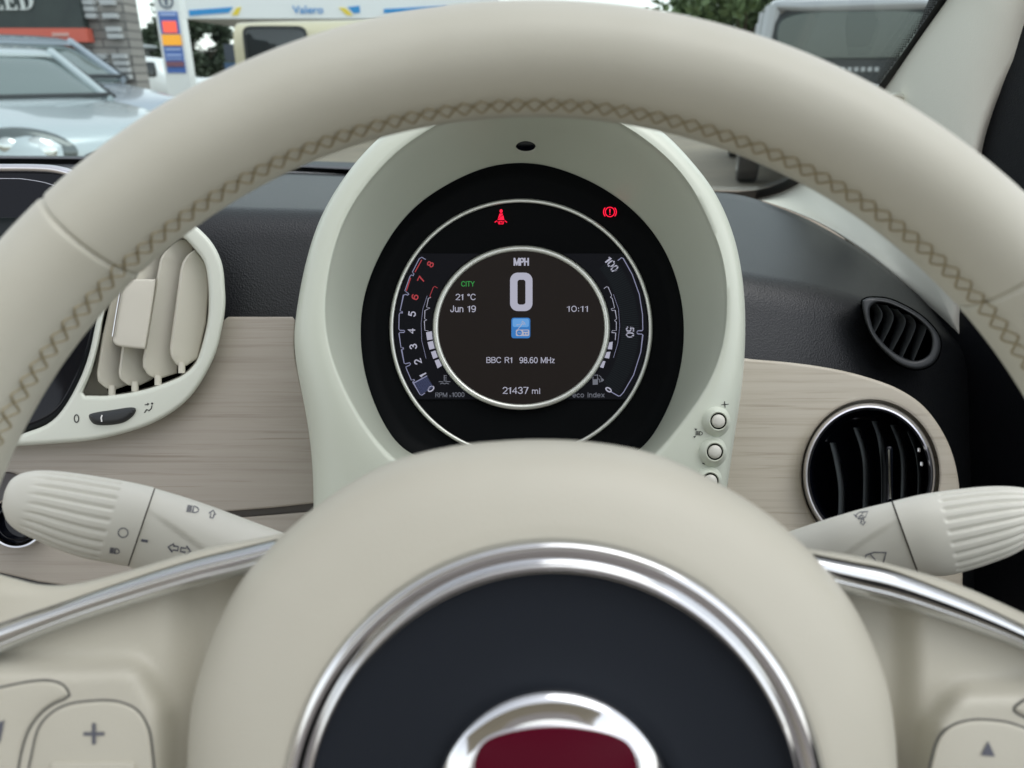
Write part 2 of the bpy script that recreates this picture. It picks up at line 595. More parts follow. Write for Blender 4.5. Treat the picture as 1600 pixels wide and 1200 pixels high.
for i in range(140):
    x = xs[0] + (xs[-1] - xs[0]) * i / 139
    # smooth the table by averaging neighbours
    acc = [[0, 0], [0, 0], [0, 0]]
    wsum = 0
    for d in range(-4, 5):
        xx = min(max(x + d * 14, xs[0]), xs[-1])
        w = math.exp(-(d / 2.2) ** 2)
        for k, (a, b) in enumerate(col_at(xx)):
            acc[k][0] += a * w
            acc[k][1] += b * w
        wsum += w
    (yb, zb), (ye, ze), (yt, zt) = [(a / wsum, b / wsum) for a, b in acc]
    B, E_, T = W(x, yb, zb), W(x, ye, ze), W(x, yt, zt)
    d1, d2 = (E_ - B).normalized(), (T - E_).normalized()
    rad = min(.022, (E_ - B).length * .3, (T - E_).length * .3)
    p0, p2 = E_ - d1 * rad, E_ + d2 * rad
    prof = [B.lerp(p0, t / 8) for t in range(8)]
    prof += [(p0 * (1 - t) ** 2 + E_ * (2 * t * (1 - t)) + p2 * t * t) for t in [k / 8 for k in range(9)]]
    prof += [p2.lerp(T, t / 8) for t in range(1, 9)]
    prof.append(T + Vector((0, .02, -.03)))
    rings.append(prof)
pad = MB().loft(rings, closed=False).build('soft_pad', M['pad'], dash, sharp=80)

# left wood panel
wl_out = spl([(357, 495), (457, 495)], 8) + spl([(461, 500), (460, 545), (466, 583), (477, 631), (486, 683), (491, 735), (492, 786)], 30) \
    + [Vector((430, 793)), Vector((330, 801)), Vector((-120, 812)), Vector((-120, 688)), Vector((60, 683)), Vector((140, 674)), Vector((220, 656)), Vector((268, 632)), Vector((300, 604)), Vector((328, 560))] \
    + spl([(342, 520), (349, 501)], 4)
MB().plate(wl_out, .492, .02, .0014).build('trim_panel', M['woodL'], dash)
MB().plate([(-120, 806), (330, 795), (430, 788), (500, 782), (500, 800), (430, 804), (330, 812), (-120, 823)], .4985, .01, .0004).build('ledge_shade_strip', M['shadeseam'], dash)  # dark strip painting the shadow line under the upper panel's ledge
lw = [Vector((-120, 823)), Vector((330, 812)), Vector((430, 804)), Vector((510, 797)), Vector((510, 960)), Vector((150, 922)), Vector((60, 909)), Vector((5, 896)), Vector((-120, 880))]
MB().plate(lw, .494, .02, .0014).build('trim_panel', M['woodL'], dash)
# right wood panel, with a round recess for the vent
wr = [Vector((1150, 559)), Vector((1166, 560))] + spl([(1172, 561), (1240, 567), (1300, 576), (1350, 588), (1400, 606), (1440, 632), (1470, 670), (1490, 715), (1500, 770), (1504, 840), (1504, 900)], 60) \
    + [Vector((1504, 960)), Vector((1110, 960)), Vector((1120, 800)), Vector((1140, 690))]
hole = ell(1360, 742, 108, 118, 96)
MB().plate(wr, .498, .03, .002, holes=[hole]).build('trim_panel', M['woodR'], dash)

# ------------------------------------------------------------------ instrument binnacle
binn = thing('instrument_binnacle', W(815, 780, .46), 'pale mint ivory instrument hood round the dark digital speedometer behind the wheel', 'instrument cluster')
NB = 160
sil_l = [(640, 183), (600, 207), (570, 237), (545, 266), (510, 320), (492, 360), (475, 420), (464, 480), (458.5, 520), (459, 545), (465, 583), (475, 629), (484, 683), (489, 735), (490, 800), (490, 870)]
sil_r = [(990, 180), (1037, 204), (1056, 225), (1084, 255), (1105, 281), (1122, 307), (1148, 370), (1161, 437), (1165, 496), (1163, 568), (1156, 631), (1147, 685), (1137, 757), (1128, 810), (1118, 870)]
flg_l = [(720, 176), (677, 199), (620, 237), (580, 280), (550, 320), (531, 360), (519, 400), (511, 442), (507, 480), (508, 505), (510, 525), (517, 555), (531, 592), (552, 635), (573, 669), (600, 704), (621, 723), (650, 742), (690, 752)]
flg_r = [(930, 174), (965, 190), (1000, 213), (1028, 234), (1056, 261), (1079, 289), (1099, 328), (1113, 360), (1130, 406), (1136, 469), (1132, 528), (1121, 568), (1098, 616), (1068, 656), (1040, 694), (1018, 716), (990, 738), (950, 752)]
bez_l = [(765, 259), (715, 279), (665, 309), (630, 341), (603, 380), (584, 417), (572, 450), (565, 480), (563, 510), (563.5, 535), (567, 570), (579, 616), (600, 664), (620, 694), (645, 714), (690, 722)]
bez_r = [(860, 259), (923, 283), (970, 312), (1000, 338), (1030, 375), (1048, 410), (1060, 445), (1067, 480), (1069, 510), (1068.5, 535), (1065, 568), (1054, 613), (1034, 658), (1014, 690), (992, 712), (948, 722)]
outer_sil = spl(list(reversed(sil_l)) + [(720, 158), (815, 152), (910, 157)] + sil_r, NB)
def ring_from(l, r, top, n, bot=()):
    return spl(list(reversed(l)) + top + r, n)
def soften(r, it=14):
    r = [p.copy() for p in r]
    for _ in range(it):
        r = [r[0]] + [(r[i - 1] + r[i] * 2 + r[i + 1]) / 4 for i in range(1, len(r) - 1)] + [r[-1]]
    return r
outer2 = soften(outer_sil, 10)
flange = soften(ring_from(flg_l, flg_r, [(770, 167), (825, 164), (880, 167)], NB), 16)
bez = soften(ring_from(bez_l, bez_r, [(815, 253.5)], NB), 16)
ZF, ZB = .405, .468
def lerp2(a, b, t):
    return [p.lerp(q, t) for p, q in zip(a, b)]
def shrink(r, f, c=(815, 520)):
    c = Vector(c)
    return [c + (p - c) * f for p in r]
hood_rings = [
    [W(p.x, p.y, .60) for p in shrink(outer2, .80)],
    [W(p.x, p.y, .50) for p in shrink(outer2, .91)],
    [W(p.x, p.y, .435) for p in shrink(outer2, .985)],
    [W(p.x, p.y, .420) for p in outer2],
    [W(p.x, p.y, .4125) for p in lerp2(outer2, flange, .07)],
    [W(p.x, p.y, .4080) for p in lerp2(outer2, flange, .22)],
    [W(p.x, p.y, .4058) for p in lerp2(outer2, flange, .45)],
    [W(p.x, p.y, .4050) for p in lerp2(outer2, flange, .70)],
    [W(p.x, p.y, .4050) for p in lerp2(outer2, flange, .92)],
    [W(p.x, p.y, .4056) for p in lerp2(outer2, flange, .975)],
    [W(p.x, p.y, .4072) for p in flange],
    [W(p.x, p.y, .4105) for p in lerp2(flange, bez, .06)],
    [W(p.x, p.y, .430) for p in lerp2(flange, bez, .36)],
    [W(p.x, p.y, .450) for p in lerp2(flange, bez, .68)],
    [W(p.x, p.y, ZB) for p in bez],
]
hood = MB().loft(hood_rings, closed=False).build('hood', M['binnacle'], binn, sharp=60)
hoodb = bvh_of(hood)
# the skirt below the display, mostly behind the wheel boss
MB().plate([(520, 772), (640, 738), (660, 728), (980, 728), (1010, 735), (1095, 768), (1095, 880), (520, 880)], .4065, .01, .002).build('skirt', M['binnacle'], binn)

# sensor in the roof of the hood
oh = onto(hoodb, .0004, .43)
e1 = ell(821.5, 229.5, 15.5, 8.8, 40)
sens = MB().add([oh(p) for p in e1], [tuple(range(40))]).build('sensor', M['gloss'], binn)
sr = MB()
sr.loft([[onto(hoodb, .0006, .43)(p) for p in ell(822.5, 231.5, 15.8, 9.4, 40)[:21]], [onto(hoodb, .0006, .43)(p) for p in ell(821.5, 229, 14.8, 7.2, 40)[:21]]], closed=False)
sr.build('rim', M['surround'], sens)

# black bezel: slopes in to the face
face_z = .474
bz = MB()
in1 = [Vector((815, 512)) + (p - Vector((815, 512))) * .955 for p in bez]
bz.loft([[W(p.x, p.y, ZB - .0006) for p in bez], [W(p.x, p.y, ZB + .0035) for p in in1], [W(p.x, p.y, face_z) for p in shrink(bez, .90, (815, 512))]], closed=False)
faceout = shrink(bez, .90, (815, 512))
bz.flat(faceout, [], face_z)
bz.flat([bez[0], bez[-1], in1[-1], faceout[-1], faceout[0], in1[0]], [], ZB + .004)
bz.build('bezel', M['bezel'], binn)

def metal_ring(name, cx, cy, rx, ry, w, z, h, m, parent):
    rings = []
    for k in range(9):
        a = math.pi * k / 8
        d = -math.cos(a) * w / 2
        rings.append([W(p.x, p.y, z - h * math.sin(a)) for p in ell(cx, cy, rx + d, ry + d, 144)])
    return MB().loft(rings).build(name, m, parent)

# screen
SZ = face_z - .0012
def clip_ell(y0, y1, cx, cy, rx, ry, n=40):
    L = []
    for i in range(n + 1):
        y = y0 + (y1 - y0) * i / n
        L.append(Vector((cx - rx * math.sqrt(max(0, 1 - ((y - cy) / ry) ** 2)), y)))
    return L + [Vector((2 * cx - p.x, p.y)) for p in reversed(L)]
screen = MB().plate(clip_ell(396, 624, 814, 513, 198, 196), SZ, .001, .0002, 1).build('display', M['scr_side'], binn)
disc_z = SZ - .0030
metal_ring('outer_ring', 814, 513, 202.5, 199.5, 6.6, face_z - .0014, .0014, M['ringmetal'], binn)
metal_ring('inner_ring', 814.5, 512, 134.0, 124.0, 9.0, disc_z - .0002, .0018, M['ringmetal'], binn)
coll = MB().loft([[W(p.x, p.y, SZ - .0004) for p in ell(814.5, 511, 140, 129.5, 120)], [W(p.x, p.y, disc_z + .0012) for p in ell(814.5, 512, 137, 126.5, 120)]]).build('inner_collar', M['black'], binn)
disc = MB().plate(ell(814.5, 512, 131, 121, 96), disc_z, .002, .0002, 1).build('display', M['scr_disc'], binn)
TZ = disc_z - .0003
LZ = SZ - .0003
# the big figure: a tall rounded ring
zero_o, zero_i = rrect(797, 426, 832, 486, 12, 6), rrect(808.5, 437, 821, 476, 4, 6)
MB().flat(zero_o, [zero_i], TZ).build('speed_readout', M['e_white'], disc)
text_into(MB(), 'MPH', 814.5, 409, 24, 12.5, TZ, bold=.018).build('unit_readout', M['e_white'], disc)
text_into(MB(), 'CITY', 731, 443.5, 21, 8.5, TZ, bold=.006).build('mode_readout', M['e_green'], disc)
text_into(MB(), '21 °C', 727.5, 464, 31, 10, TZ).build('temperature_readout', M['e_white'], disc)
text_into(MB(), 'Jun 19', 723.5, 482.5, 40, 10.5, TZ).build('date_readout', M['e_white'], disc)
text_into(MB(), '10:11', 902, 482.5, 32.5, 9.6, TZ).build('clock_readout', M['e_white'], disc)
tb = MB()
text_into(tb, 'BBC R1', 780, 562.5, 40, 9.4, TZ)
text_into(tb, '98.60 MHz', 839, 562.8, 55, 9.6, TZ)
tb.build('radio_readout', M['e_white'], disc)
tb = MB()
text_into(tb, '21437', 805.5, 610, 40, 11, TZ)
text_into(tb, 'mi', 837.5, 611, 12.5, 9, TZ)
tb.build('odometer_readout', M['e_white'], disc)
ic = MB().flat(rrect(799, 496.5, 828.5, 528.5, 4, 4), [], TZ).build('radio_icon', M['e_icon'], disc)
MB().poly(rrect(801, 498, 826.5, 511, 3, 4), TZ - .00005).build('icon_sheen', M['e_icon_pale'], ic)
ib = MB()
ib.flat(rrect(806, 515, 827, 525, 2, 3), [ell(811.5, 520, 4, 4, 16), ell(819.5, 521.5, 1.3, 1.3, 10), ell(823.5, 521.5, 1.3, 1.3, 10), rrect(817.5, 516.3, 825, 518.4, .6, 2)], TZ - .0001)
ib.ribbon([(809, 515), (816, 506), (806.5, 508)], 1.0, TZ - .0001)
for r_ in (4, 6.5):
    ib.ribbon([(814 + r_ * math.cos(R(a)), 508 + r_ * math.sin(R(a))) for a in range(-80, 10, 15)], .9, TZ - .0001)
text_into(ib, 'FM', 811.5, 520.2, 4.6, 2.2, TZ - .0001)
ib.build('icon_drawing', M['e_white'], ic)

# rev counter and side gauges on the outer screen: small printed-light strokes
def zoomA(p):   # from the enlarged left view back to picture pixels
    return Vector((600 + p[0] / 4.445, 370 + p[1] / 4.445))
def zoomB(p):
    return Vector((810 + p[0] / 4.445, 370 + p[1] / 4.445))
def chain(pts, zm):
    return [zm(p) for p in pts]
rev = MB()
outl = [(290, 158), (262, 142), (245, 152), (197, 245), (208, 258), (203, 270), (190, 265), (180, 275), (145, 375), (165, 390), (172, 398), (165, 405), (150, 400), (135, 405), (112, 515), (128, 520), (128, 528), (112, 528), (105, 540), (103, 640), (112, 650), (140, 650), (143, 658), (138, 664), (110, 664), (104, 672), (118, 770), (134, 770), (136, 778), (122, 784), (140, 878), (150, 882), (178, 874), (184, 882), (178, 892), (152, 904), (156, 918), (190, 996), (208, 990), (212, 998), (200, 1008), (250, 1095), (262, 1100), (285, 1084)]
rev.ribbon(chain(outl, zoomA), 1.2, LZ)
rev.ribbon(chain([(208, 1015), (300, 965)], zoomA), 1.6, LZ)
rev.ribbon(chain([(300, 410), (270, 500), (258, 600), (262, 720), (292, 845)], zoomA), .6, LZ)
rev.build('rev_counter_scale', M['e_line'], screen)
rr_ = MB()
rr_.ribbon(chain([(262, 160), (215, 245)], zoomA), 1.5, LZ - .0001)
rr_.ribbon(chain([(185, 285), (155, 375)], zoomA), 1.5, LZ - .0001)
rr_.ribbon(chain([(372, 356), (352, 344), (342, 352), (318, 412), (326, 420)], zoomA), .9, LZ - .0001)
for ch, p, rot in (('8', (322, 190), -62), ('7', (258, 296), -66), ('6', (215, 418), -72)):
    c_ = zoomA(p)
    text_into(rr_, ch, c_.x, c_.y, 8.5, 11, LZ, rot, .01)
rr_.build('rev_counter_red_zone', M['e_red'], screen)
rw = MB()
for ch, p, rot in (('5', (195, 535), -82), ('4', (190, 655), -90), ('3', (203, 762), -98), ('2', (235, 866), -108), ('1', (272, 962), -118), ('0', (326, 1056), -128)):
    c_ = zoomA(p)
    text_into(rw, ch, c_.x, c_.y, 8 if ch != '1' else 4, 12, LZ, rot, .008)
rw.build('rev_counter_figures', M['e_white'], screen)
rb = MB()
for i in range(11):
    t = i / 10
    a, b = Vector((215, 1018)).lerp(Vector((255, 1090)), t), Vector((305, 968)).lerp(Vector((350, 1040)), t)
    rb.ribbon([zoomA(a), zoomA(a.lerp(b, .94))], .95, LZ - .0001)
rb.build('rev_counter_bars', M['e_blue'], screen)
def cells(mb, quads, zm):
    for q in quads:
        mb.poly([zm(p) for p in q], LZ - .0001)
tc_ = MB()
cells(tc_, [[(292, 664), (332, 655), (338, 712), (300, 718)], [(302, 732), (340, 722), (352, 775), (316, 784)], [(326, 800), (358, 788), (375, 835), (342, 848)], [(352, 860), (384, 848), (402, 895), (372, 914)]], zoomA)
tc_.ribbon(chain([(326, 420), (308, 428), (296, 488), (318, 495), (300, 504), (284, 512), (282, 570), (296, 576), (280, 586), (284, 650), (310, 655)], zoomA), .8, LZ)
tc_.build('coolant_gauge', M['e_white'], screen)
ti = MB()
for seg in ([(418, 960), (418, 1005)], [(418, 965), (436, 965)], [(418, 980), (436, 980)], [(418, 995), (436, 995)], [(380, 1006), (405, 1006), (412, 1010)], [(425, 1006), (460, 1006)], [(390, 1022), (405, 1016), (420, 1022), (435, 1016), (450, 1022)]):
    ti.ribbon(chain(seg, zoomA), 1.1, LZ)
ti.build('coolant_symbol', M['e_dim'], screen)
ti = MB()
text_into(ti, 'RPM', 689.5, 617, 18.5, 7.5, LZ)
text_into(ti, 'x', 703.6, 618.8, 3.0, 3.6, LZ)
text_into(ti, '1000', 716, 616.6, 19.5, 7.6, LZ)
ti.build('rev_counter_caption', M['e_dim'], screen)
ti = MB()
text_into(ti, 'eco Index', 919.5, 617, 50, 8, LZ)
ti.build('economy_caption', M['e_dim'], screen)
ti = MB()
fp = [(520, 965), (548, 962), (550, 1022), (518, 1025)]
ti.poly(chain([(516, 990), (552, 988), (552, 1026), (516, 1028)], zoomB), LZ)
ti.ribbon(chain([(518, 990), (518, 962), (550, 960), (550, 990)], zoomB), 1.1, LZ)
ti.ribbon(chain([(552, 985), (562, 990), (565, 1010), (576, 1004), (574, 975), (560, 962)], zoomB), 1.0, LZ)
ti.poly(chain([(580, 980), (596, 995), (580, 1008)], zoomB), LZ)
ti.build('fuel_pump_symbol', M['e_dim'], screen)
eco = MB()
eco.ribbon(chain([(690, 165), (716, 145), (728, 150), (790, 260), (840, 400), (862, 540), (864, 645), (858, 652), (830, 652), (822, 664), (830, 674), (858, 676), (864, 682), (850, 800), (800, 960), (730, 1080), (708, 1104), (695, 1106), (640, 1075)], zoomB), 1.3, LZ)
eco.ribbon(chain([(660, 400), (695, 500), (704, 620), (690, 740), (660, 840)], zoomB), .6, LZ)
eco.build('economy_scale', M['e_line'], screen)
fg = MB()
fg.ribbon(chain([(594, 360), (612, 346), (624, 350), (648, 408), (640, 420), (652, 428), (668, 494), (644, 500), (650, 512), (672, 510), (682, 570), (668, 582), (680, 592), (680, 650), (652, 652), (648, 664), (676, 668), (672, 718)], zoomB), .8, LZ)
cells(fg, [[(625, 735), (655, 728), (650, 782), (615, 780)], [(610, 800), (640, 798), (630, 845), (595, 840)], [(580, 860), (605, 865), (590, 912), (566, 905)]], zoomB)
for ch, p, rot, w_ in (('100', (648, 192), 55, 24), ('50', (775, 662), 90, 17), ('0', (626, 1062), 122, 7)):
    c_ = zoomB(p)
    text_into(fg, ch, c_.x, c_.y, w_, 13 if ch != '0' else 11, LZ, rot, .012)
fg.build('fuel_gauge', M['e_white'], screen)
fb = MB()
cN = Vector((814, 513))
for i in range(64):
    a = R(-38 + 72 * i / 63)
    fb.ribbon([cN + Vector((math.cos(a) * 157, math.sin(a) * 150)), cN + Vector((math.cos(a) * 184, math.sin(a) * 180))], 1.0, LZ - .00005)
fb.build('economy_bars', M['e_faint'], screen)
# warning lights above
bw = MB()
bx, by = 782.6, 339
bw.poly(ell(bx + .4, by - 9.2, 2.4, 2.8, 14), LZ - .002)
bw.flat([Vector(p) for p in [(bx - 2, by - 5.4), (bx + 3, by - 5.4), (bx + 5.5, by + 4.8), (bx - 5.2, by + 4.8)]], [[Vector(p) for p in [(bx - 4.4, by + 3.6), (bx - 4.0, by + 2.4), (bx + 3.4, by - 4.4), (bx + 3.9, by - 3.2)]]], LZ - .002)
bw.ribbon([(bx - 9.5, by + 8.4), (bx - 6, by + 5.8)], 1.3, LZ - .002)
bw.ribbon([(bx + 9.5, by + 8.4), (bx + 6, by + 5.8)], 1.3, LZ - .002)
bw.ribbon([(bx - 4.8, by + 6.6), (bx - 3.2, by + 11), (bx - 1.2, by + 11.4), (bx - 2.2, by + 7), (bx + 2.2, by + 7), (bx + 1.2, by + 11.4), (bx + 3.2, by + 11), (bx + 4.8, by + 6.6)], 1.0, LZ - .002)
bw.build('seatbelt_warning_light', M['e_tell'], binn)
bk = MB()
kx, ky = 953, 331.2
bk.ribbon(ell(kx, ky, 7.2, 7.4, 32), 1.3, LZ - .002, closed=True)
for s in (-1, 1):
    bk.ribbon([(kx + s * 10 * math.cos(R(a)), ky + 10 * math.sin(R(a))) for a in range(-42, 43, 12)], 1.4, LZ - .002)
bk.flat([Vector(p) for p in [(kx - 1, ky - 4.8), (kx + 1, ky - 4.8), (kx + .6, ky + 1.6), (kx - .6, ky + 1.6)]], [], LZ - .002)
bk.poly(ell(kx, ky + 3.7, 1.0, 1.0, 10), LZ - .002)
bk.build('brake_warning_light', M['e_tell'], binn)

# buttons on the right skirt of the hood
flat_b = onto(hoodb, .0, .405)
for (x, y) in ((1122.5, 658), (1117, 706), (1110, 752)):
    zc = (flat_b((x, y)) - EYE).dot(FW)
    b_ = MB()
    rings = []
    for (dx, r_, dz) in ((-6, 25, .0006), (-5, 22.5, -.0006), (-3, 18.5, -.0034), (-1, 15.6, -.0052), (0, 14.2, -.0057), (0, 12.8, -.0052), (0, 12.4, -.001)):
        rings.append([W(p.x, p.y, zc + dz) for p in ell(x + dx, y, r_, r_ * 1.02, 40)])
    b_.loft(rings)
    cl = b_.build('button_collar', M['binnacle'], binn)
    b2 = MB()
    rings = []
    for (r_, dz) in ((10.6, 0.0), (10.6, -.0048), (10.0, -.0056), (8.6, -.0062), (5, -.0066), (.4, -.0067)):
        rings.append([W(p.x, p.y, zc + dz) for p in ell(x, y, r_, r_, 36)])
    b2.loft(rings, cap1=True)
    b2.build('button', M['stalk'], cl)
    MB().flat(ell(x, y, 12.6, 12.6, 36), [], zc - .0015).build('button_gap', M['void'], cl)
sg = onto(hoodb, .0004, .405)
im = MB()
im.ribbon([(1127, 632.5), (1138.5, 631.5)], 1.2, sg)
im.ribbon([(1132.2, 627), (1133.2, 637)], 1.2, sg)
im.ribbon([(1097.5, 724), (1107, 726)], 1.4, sg)
def lampsym(mb, x, y, s, surf, w=1.2, rot=0, rays=4, side=-1):
    c, q = math.cos(R(rot)), math.sin(R(rot))
    def t(u, v):
        return (x + (u * c - v * q) * s, y + (u * q + v * c) * s)
    D = [t(-side * -1 * -4.0 * 0 - 3, -4.6)] + [t(-3 + 8.2 * math.cos(R(a)), 4.8 * math.sin(R(a))) for a in range(-80, 81, 16)] + [t(-3, 4.6)]
    mb.ribbon([Vector(p) for p in D], w, surf, closed=True)
    for i in range(rays):
        v = -4.4 + 8.8 * i / (rays - 1)
        mb.ribbon([Vector(t(-12.5, v + 1.0)), Vector(t(-5, v))], w, surf)
lampsym(im, 1094.5, 677, .62, sg, 1.0, 8)
im.poly([(1085, 669.5), (1089.5, 670), (1087, 673)], sg)
im.poly([(1083, 682), (1087.5, 681), (1085.5, 684.5)], sg)
im.build('button_symbols', M['printblack'], binn)

# ------------------------------------------------------------------ centre air vent
vent = thing('centre_air_vent', W(200, 690, .50), 'ivory framed air vent with slanting ivory vanes beside the black touchscreen', 'air vent')
s_out = spl([(290, 346), (307, 354), (332, 380), (347, 412), (351.5, 450), (352, 480), (347, 512), (335, 557), (307, 608), (275, 640), (225, 667), (150, 687), (75, 694), (24, 697), (-30, 699)], 70) \
    + spl([(-30, 690), (10, 686), (37, 677), (75, 662), (100, 637), (125, 592), (140, 550), (152, 495), (170, 430), (205, 375), (245, 350), (290, 346)], 50)[:-1]
s_in = spl([(262, 366), (286, 371), (305, 390), (320, 412), (326, 450), (325, 500), (312, 553), (300, 574), (277, 591), (225, 609), (175, 617.5), (140, 618), (130, 617), (131, 609), (143, 580), (155, 535), (163, 490), (180, 430), (210, 388), (235, 370)], 90, closed=True)
MB().plate(s_out, .478, .03, .0032, 6, holes=[s_in]).build('surround', M['surround'], vent)
MB().flat([p for p in inset(s_in, -6)], [], .506).build('duct', M['void'], vent)
MB().loft([[W(p.x, p.y, .481) for p in inset(s_in, -2)], [W(p.x, p.y, .5055) for p in inset(s_in, 2)]]).flat([Vector(p) for p in [(128, 620), (143, 619), (170, 617), (160, 585), (168, 520), (160, 520), (148, 570), (134, 603)]], [], .5042).build('duct_lining', M['vane'], vent)
def vane(front, width_px, z0, z1, parent, top):
    """one paddle: its front edge follows the pixel line front; the blade runs back and to the right"""
    fr = spl(front, 40)
    mb = MB()
    secs = []
    for i, p in enumerate(fr):
        t = i / 39
        e = min(1.0, max(.02, math.sin(math.pi * min(1, max(0, t))) ** .35))
        wv = width_px * (.55 + .45 * e)
        nose = 2.6
        sec = []
        for (dx, dz) in ((nose * 1.2, .0028), (0.2 * nose, .0012), (-.1, .0), (.4 * nose, -.0010), (1.4 * nose, -.0012), (wv * .5, z1 * .42), (wv, z1)):
            sec.append(W(p.x + dx, p.y, z0 + dz))
        secs.append(sec)
    return mb, secs
def paddle(outline, z_left, z_right, thick=.0016):
    """a blade with the pixel outline; its left edge stands at z_left, its right edge at z_right"""
    out = resample([Vector(p) for p in outline] + [Vector(outline[0])], 80, True)
    x0, x1 = min(p.x for p in out), max(p.x for p in out)
    # shear out the slant so depth follows distance from the slanting left edge
    def dep(p):
        t = (p.x - (x0 + (edge_hi - p.y) * slope)) / (wid)
        return z_left + (z_right - z_left) * min(1, max(0, t))
    edge_hi, slope = max(p.y for p in out), .17
    wid = 62
    rings = []
    for ins, dz in ((0, thick), (0, .0012), (.7, .0005), (1.9, .0001), (3.2, 0.0)):
        rr = inset(out, ins)
        rings.append([W(p.x, p.y, dep(p) + dz) for p in rr])
    mb = MB().loft(rings)
    c = inset(out, 3.2)
    # fill
    vs_, es_ = [Vector((p.x, p.y)) for p in c], [(i, (i + 1) % len(c)) for i in range(len(c))]
    ov, _, of, *_ = geometry.delaunay_2d_cdt(vs_, es_, [], 1, 1e-4)
    mb.add([W(p.x, p.y, dep(p)) for p in ov], [tuple(f) for f in of])
    return mb
vanes = [
    [(206, 400), (226, 388), (220, 470), (212, 540), (204, 600), (180, 609), (165, 607), (153, 596), (151, 583), (160, 525), (172, 470), (190, 425)],
    [(225, 392), (262, 376), (256, 440), (244, 540), (240, 592), (217, 603), (200, 602), (187, 592), (185, 582), (190, 545), (198, 500), (210, 440)],
    [(283, 374), (303, 376), (296, 440), (280, 520), (277, 583), (246, 593), (231, 586), (223, 573), (223, 560), (226, 545), (242, 450), (250, 405), (255, 396), (268, 383)],
    [(304, 390), (324, 415), (327, 440), (322, 505), (309, 560), (290, 572.5), (276, 571), (267, 557), (265, 545), (271, 500), (282, 420), (286, 408), (293, 398)],
]
for i, o_ in enumerate(vanes):
    vo = paddle(o_, .482 + i * .0006, .503).build('vane', M['vane'], vent, sharp=30)
    bxp = {0: (175, 606, 619), 1: (211, 600, 612), 2: (247, 590, 602), 3: (284, 570, 583)}[i]
    MB().tube([W(bxp[0], bxp[1] - 4, .489), W(bxp[0], bxp[2], .489)], .0021, 12).build('pivot_pin', M['vane'], vo)
tabo = [(205, 437), (222, 436), (239, 436.5), (243, 440), (236, 490), (227.5, 541), (224, 545), (205, 543.5), (186, 541), (178, 536), (176.5, 527), (182, 495), (188.5, 460), (195, 443)]
tb_ = MB().plate(spl(tabo, 72, closed=True), .474, .012, .0016).build('direction_tab', M['vane'], vent)
MB().tube([W(x, y, .4735) for x, y in spl([(190.5, 448), (188, 462), (183, 490), (177.2, 526)], 16)], lambda t: .0009, 8).build('chrome_strip', M['chrome'], tb_)
th = spl([(139, 650), (147, 645.5), (175, 641), (203, 637), (212, 639.5), (207, 650), (192, 660), (167, 664), (147, 662)], 60, closed=True)
tw = MB()
rings = []
for ins, dz in ((-.5, -.0001), (.3, -.0008), (2, -.0018), (5, -.0027), (8, -.0030)):
    rings.append([W(p.x, p.y, .478 + dz) for p in inset(th, ins)])
tw.loft(rings).flat(inset(th, 8), [], .478 - .0030)
tww = tw.build('thumbwheel', M['padfine'], vent)
MB().ribbon([(159.5, 648.5), (158, 653), (159, 659)], 2.2, .478 - .0034).build('pointer_mark', M['white'], tww)
tm = MB()
text_into(tm, 'O', 119.5, 654, 8.6, 13.5, .4777)
tm.build('closed_symbol', M['printblack'], vent)
tm = MB()
tm.poly(ell(237.5, 630.5, 1.7, 1.7, 12), .4777)
tm.ribbon([(225.5, 645), (229, 640), (233, 641.5), (236.5, 638), (237.5, 633.5)], 1.5, .4777)
tm.ribbon([(226, 632.5), (230.5, 631.8)], 1.3, .4777)
tm.poly([(230, 629.3), (233.4, 631.2), (230.4, 633.8)], .4777)
tm.build('airflow_symbol', M['printblack'], vent)

# ------------------------------------------------------------------ touchscreen at the left
inf = thing('touchscreen', W(0, 690, .52), 'black glossy touchscreen with silver top edge, half behind the wheel rim at left', 'screen')
so = spl([(-250, 262), (-100, 260), (0, 259), (60, 259.5), (95, 262), (125, 272), (150, 295), (163, 330), (166, 380), (163, 430), (156, 485), (143, 545), (127, 590), (102, 637), (76, 660), (38, 675), (0, 683), (-250, 690)], 100)
MB().plate(so, .484, .03, .005, 6).build('housing', M['gloss'], inf)
edge = spl([(-250, 264.5), (-100, 263), (0, 262.5), (60, 263), (92, 266), (118, 275), (141, 297)], 60)
MB().tube([W(p.x, p.y, .4845) for p in edge], .0026, 10).build('silver_edge', M['satin'], inf)
sl = spl([(-250, 280), (0, 279), (45, 281), (82, 289), (110, 305), (126, 330)], 50)
MB().tube([W(p.x, p.y, .4842) for p in sl], .00028, 6).build('inner_line', M['satin'], inf)
MB().plate(spl([(-240, 340), (-20, 340), (60, 340), (90, 352), (96, 380), (92, 440), (80, 520), (60, 570), (0, 600), (-240, 610)], 60, closed=True), .4836, .001, .0003, 2).build('screen_glass', mat('screen_glass_grey', (.010, .014, .015), .12, spec=.3), inf)

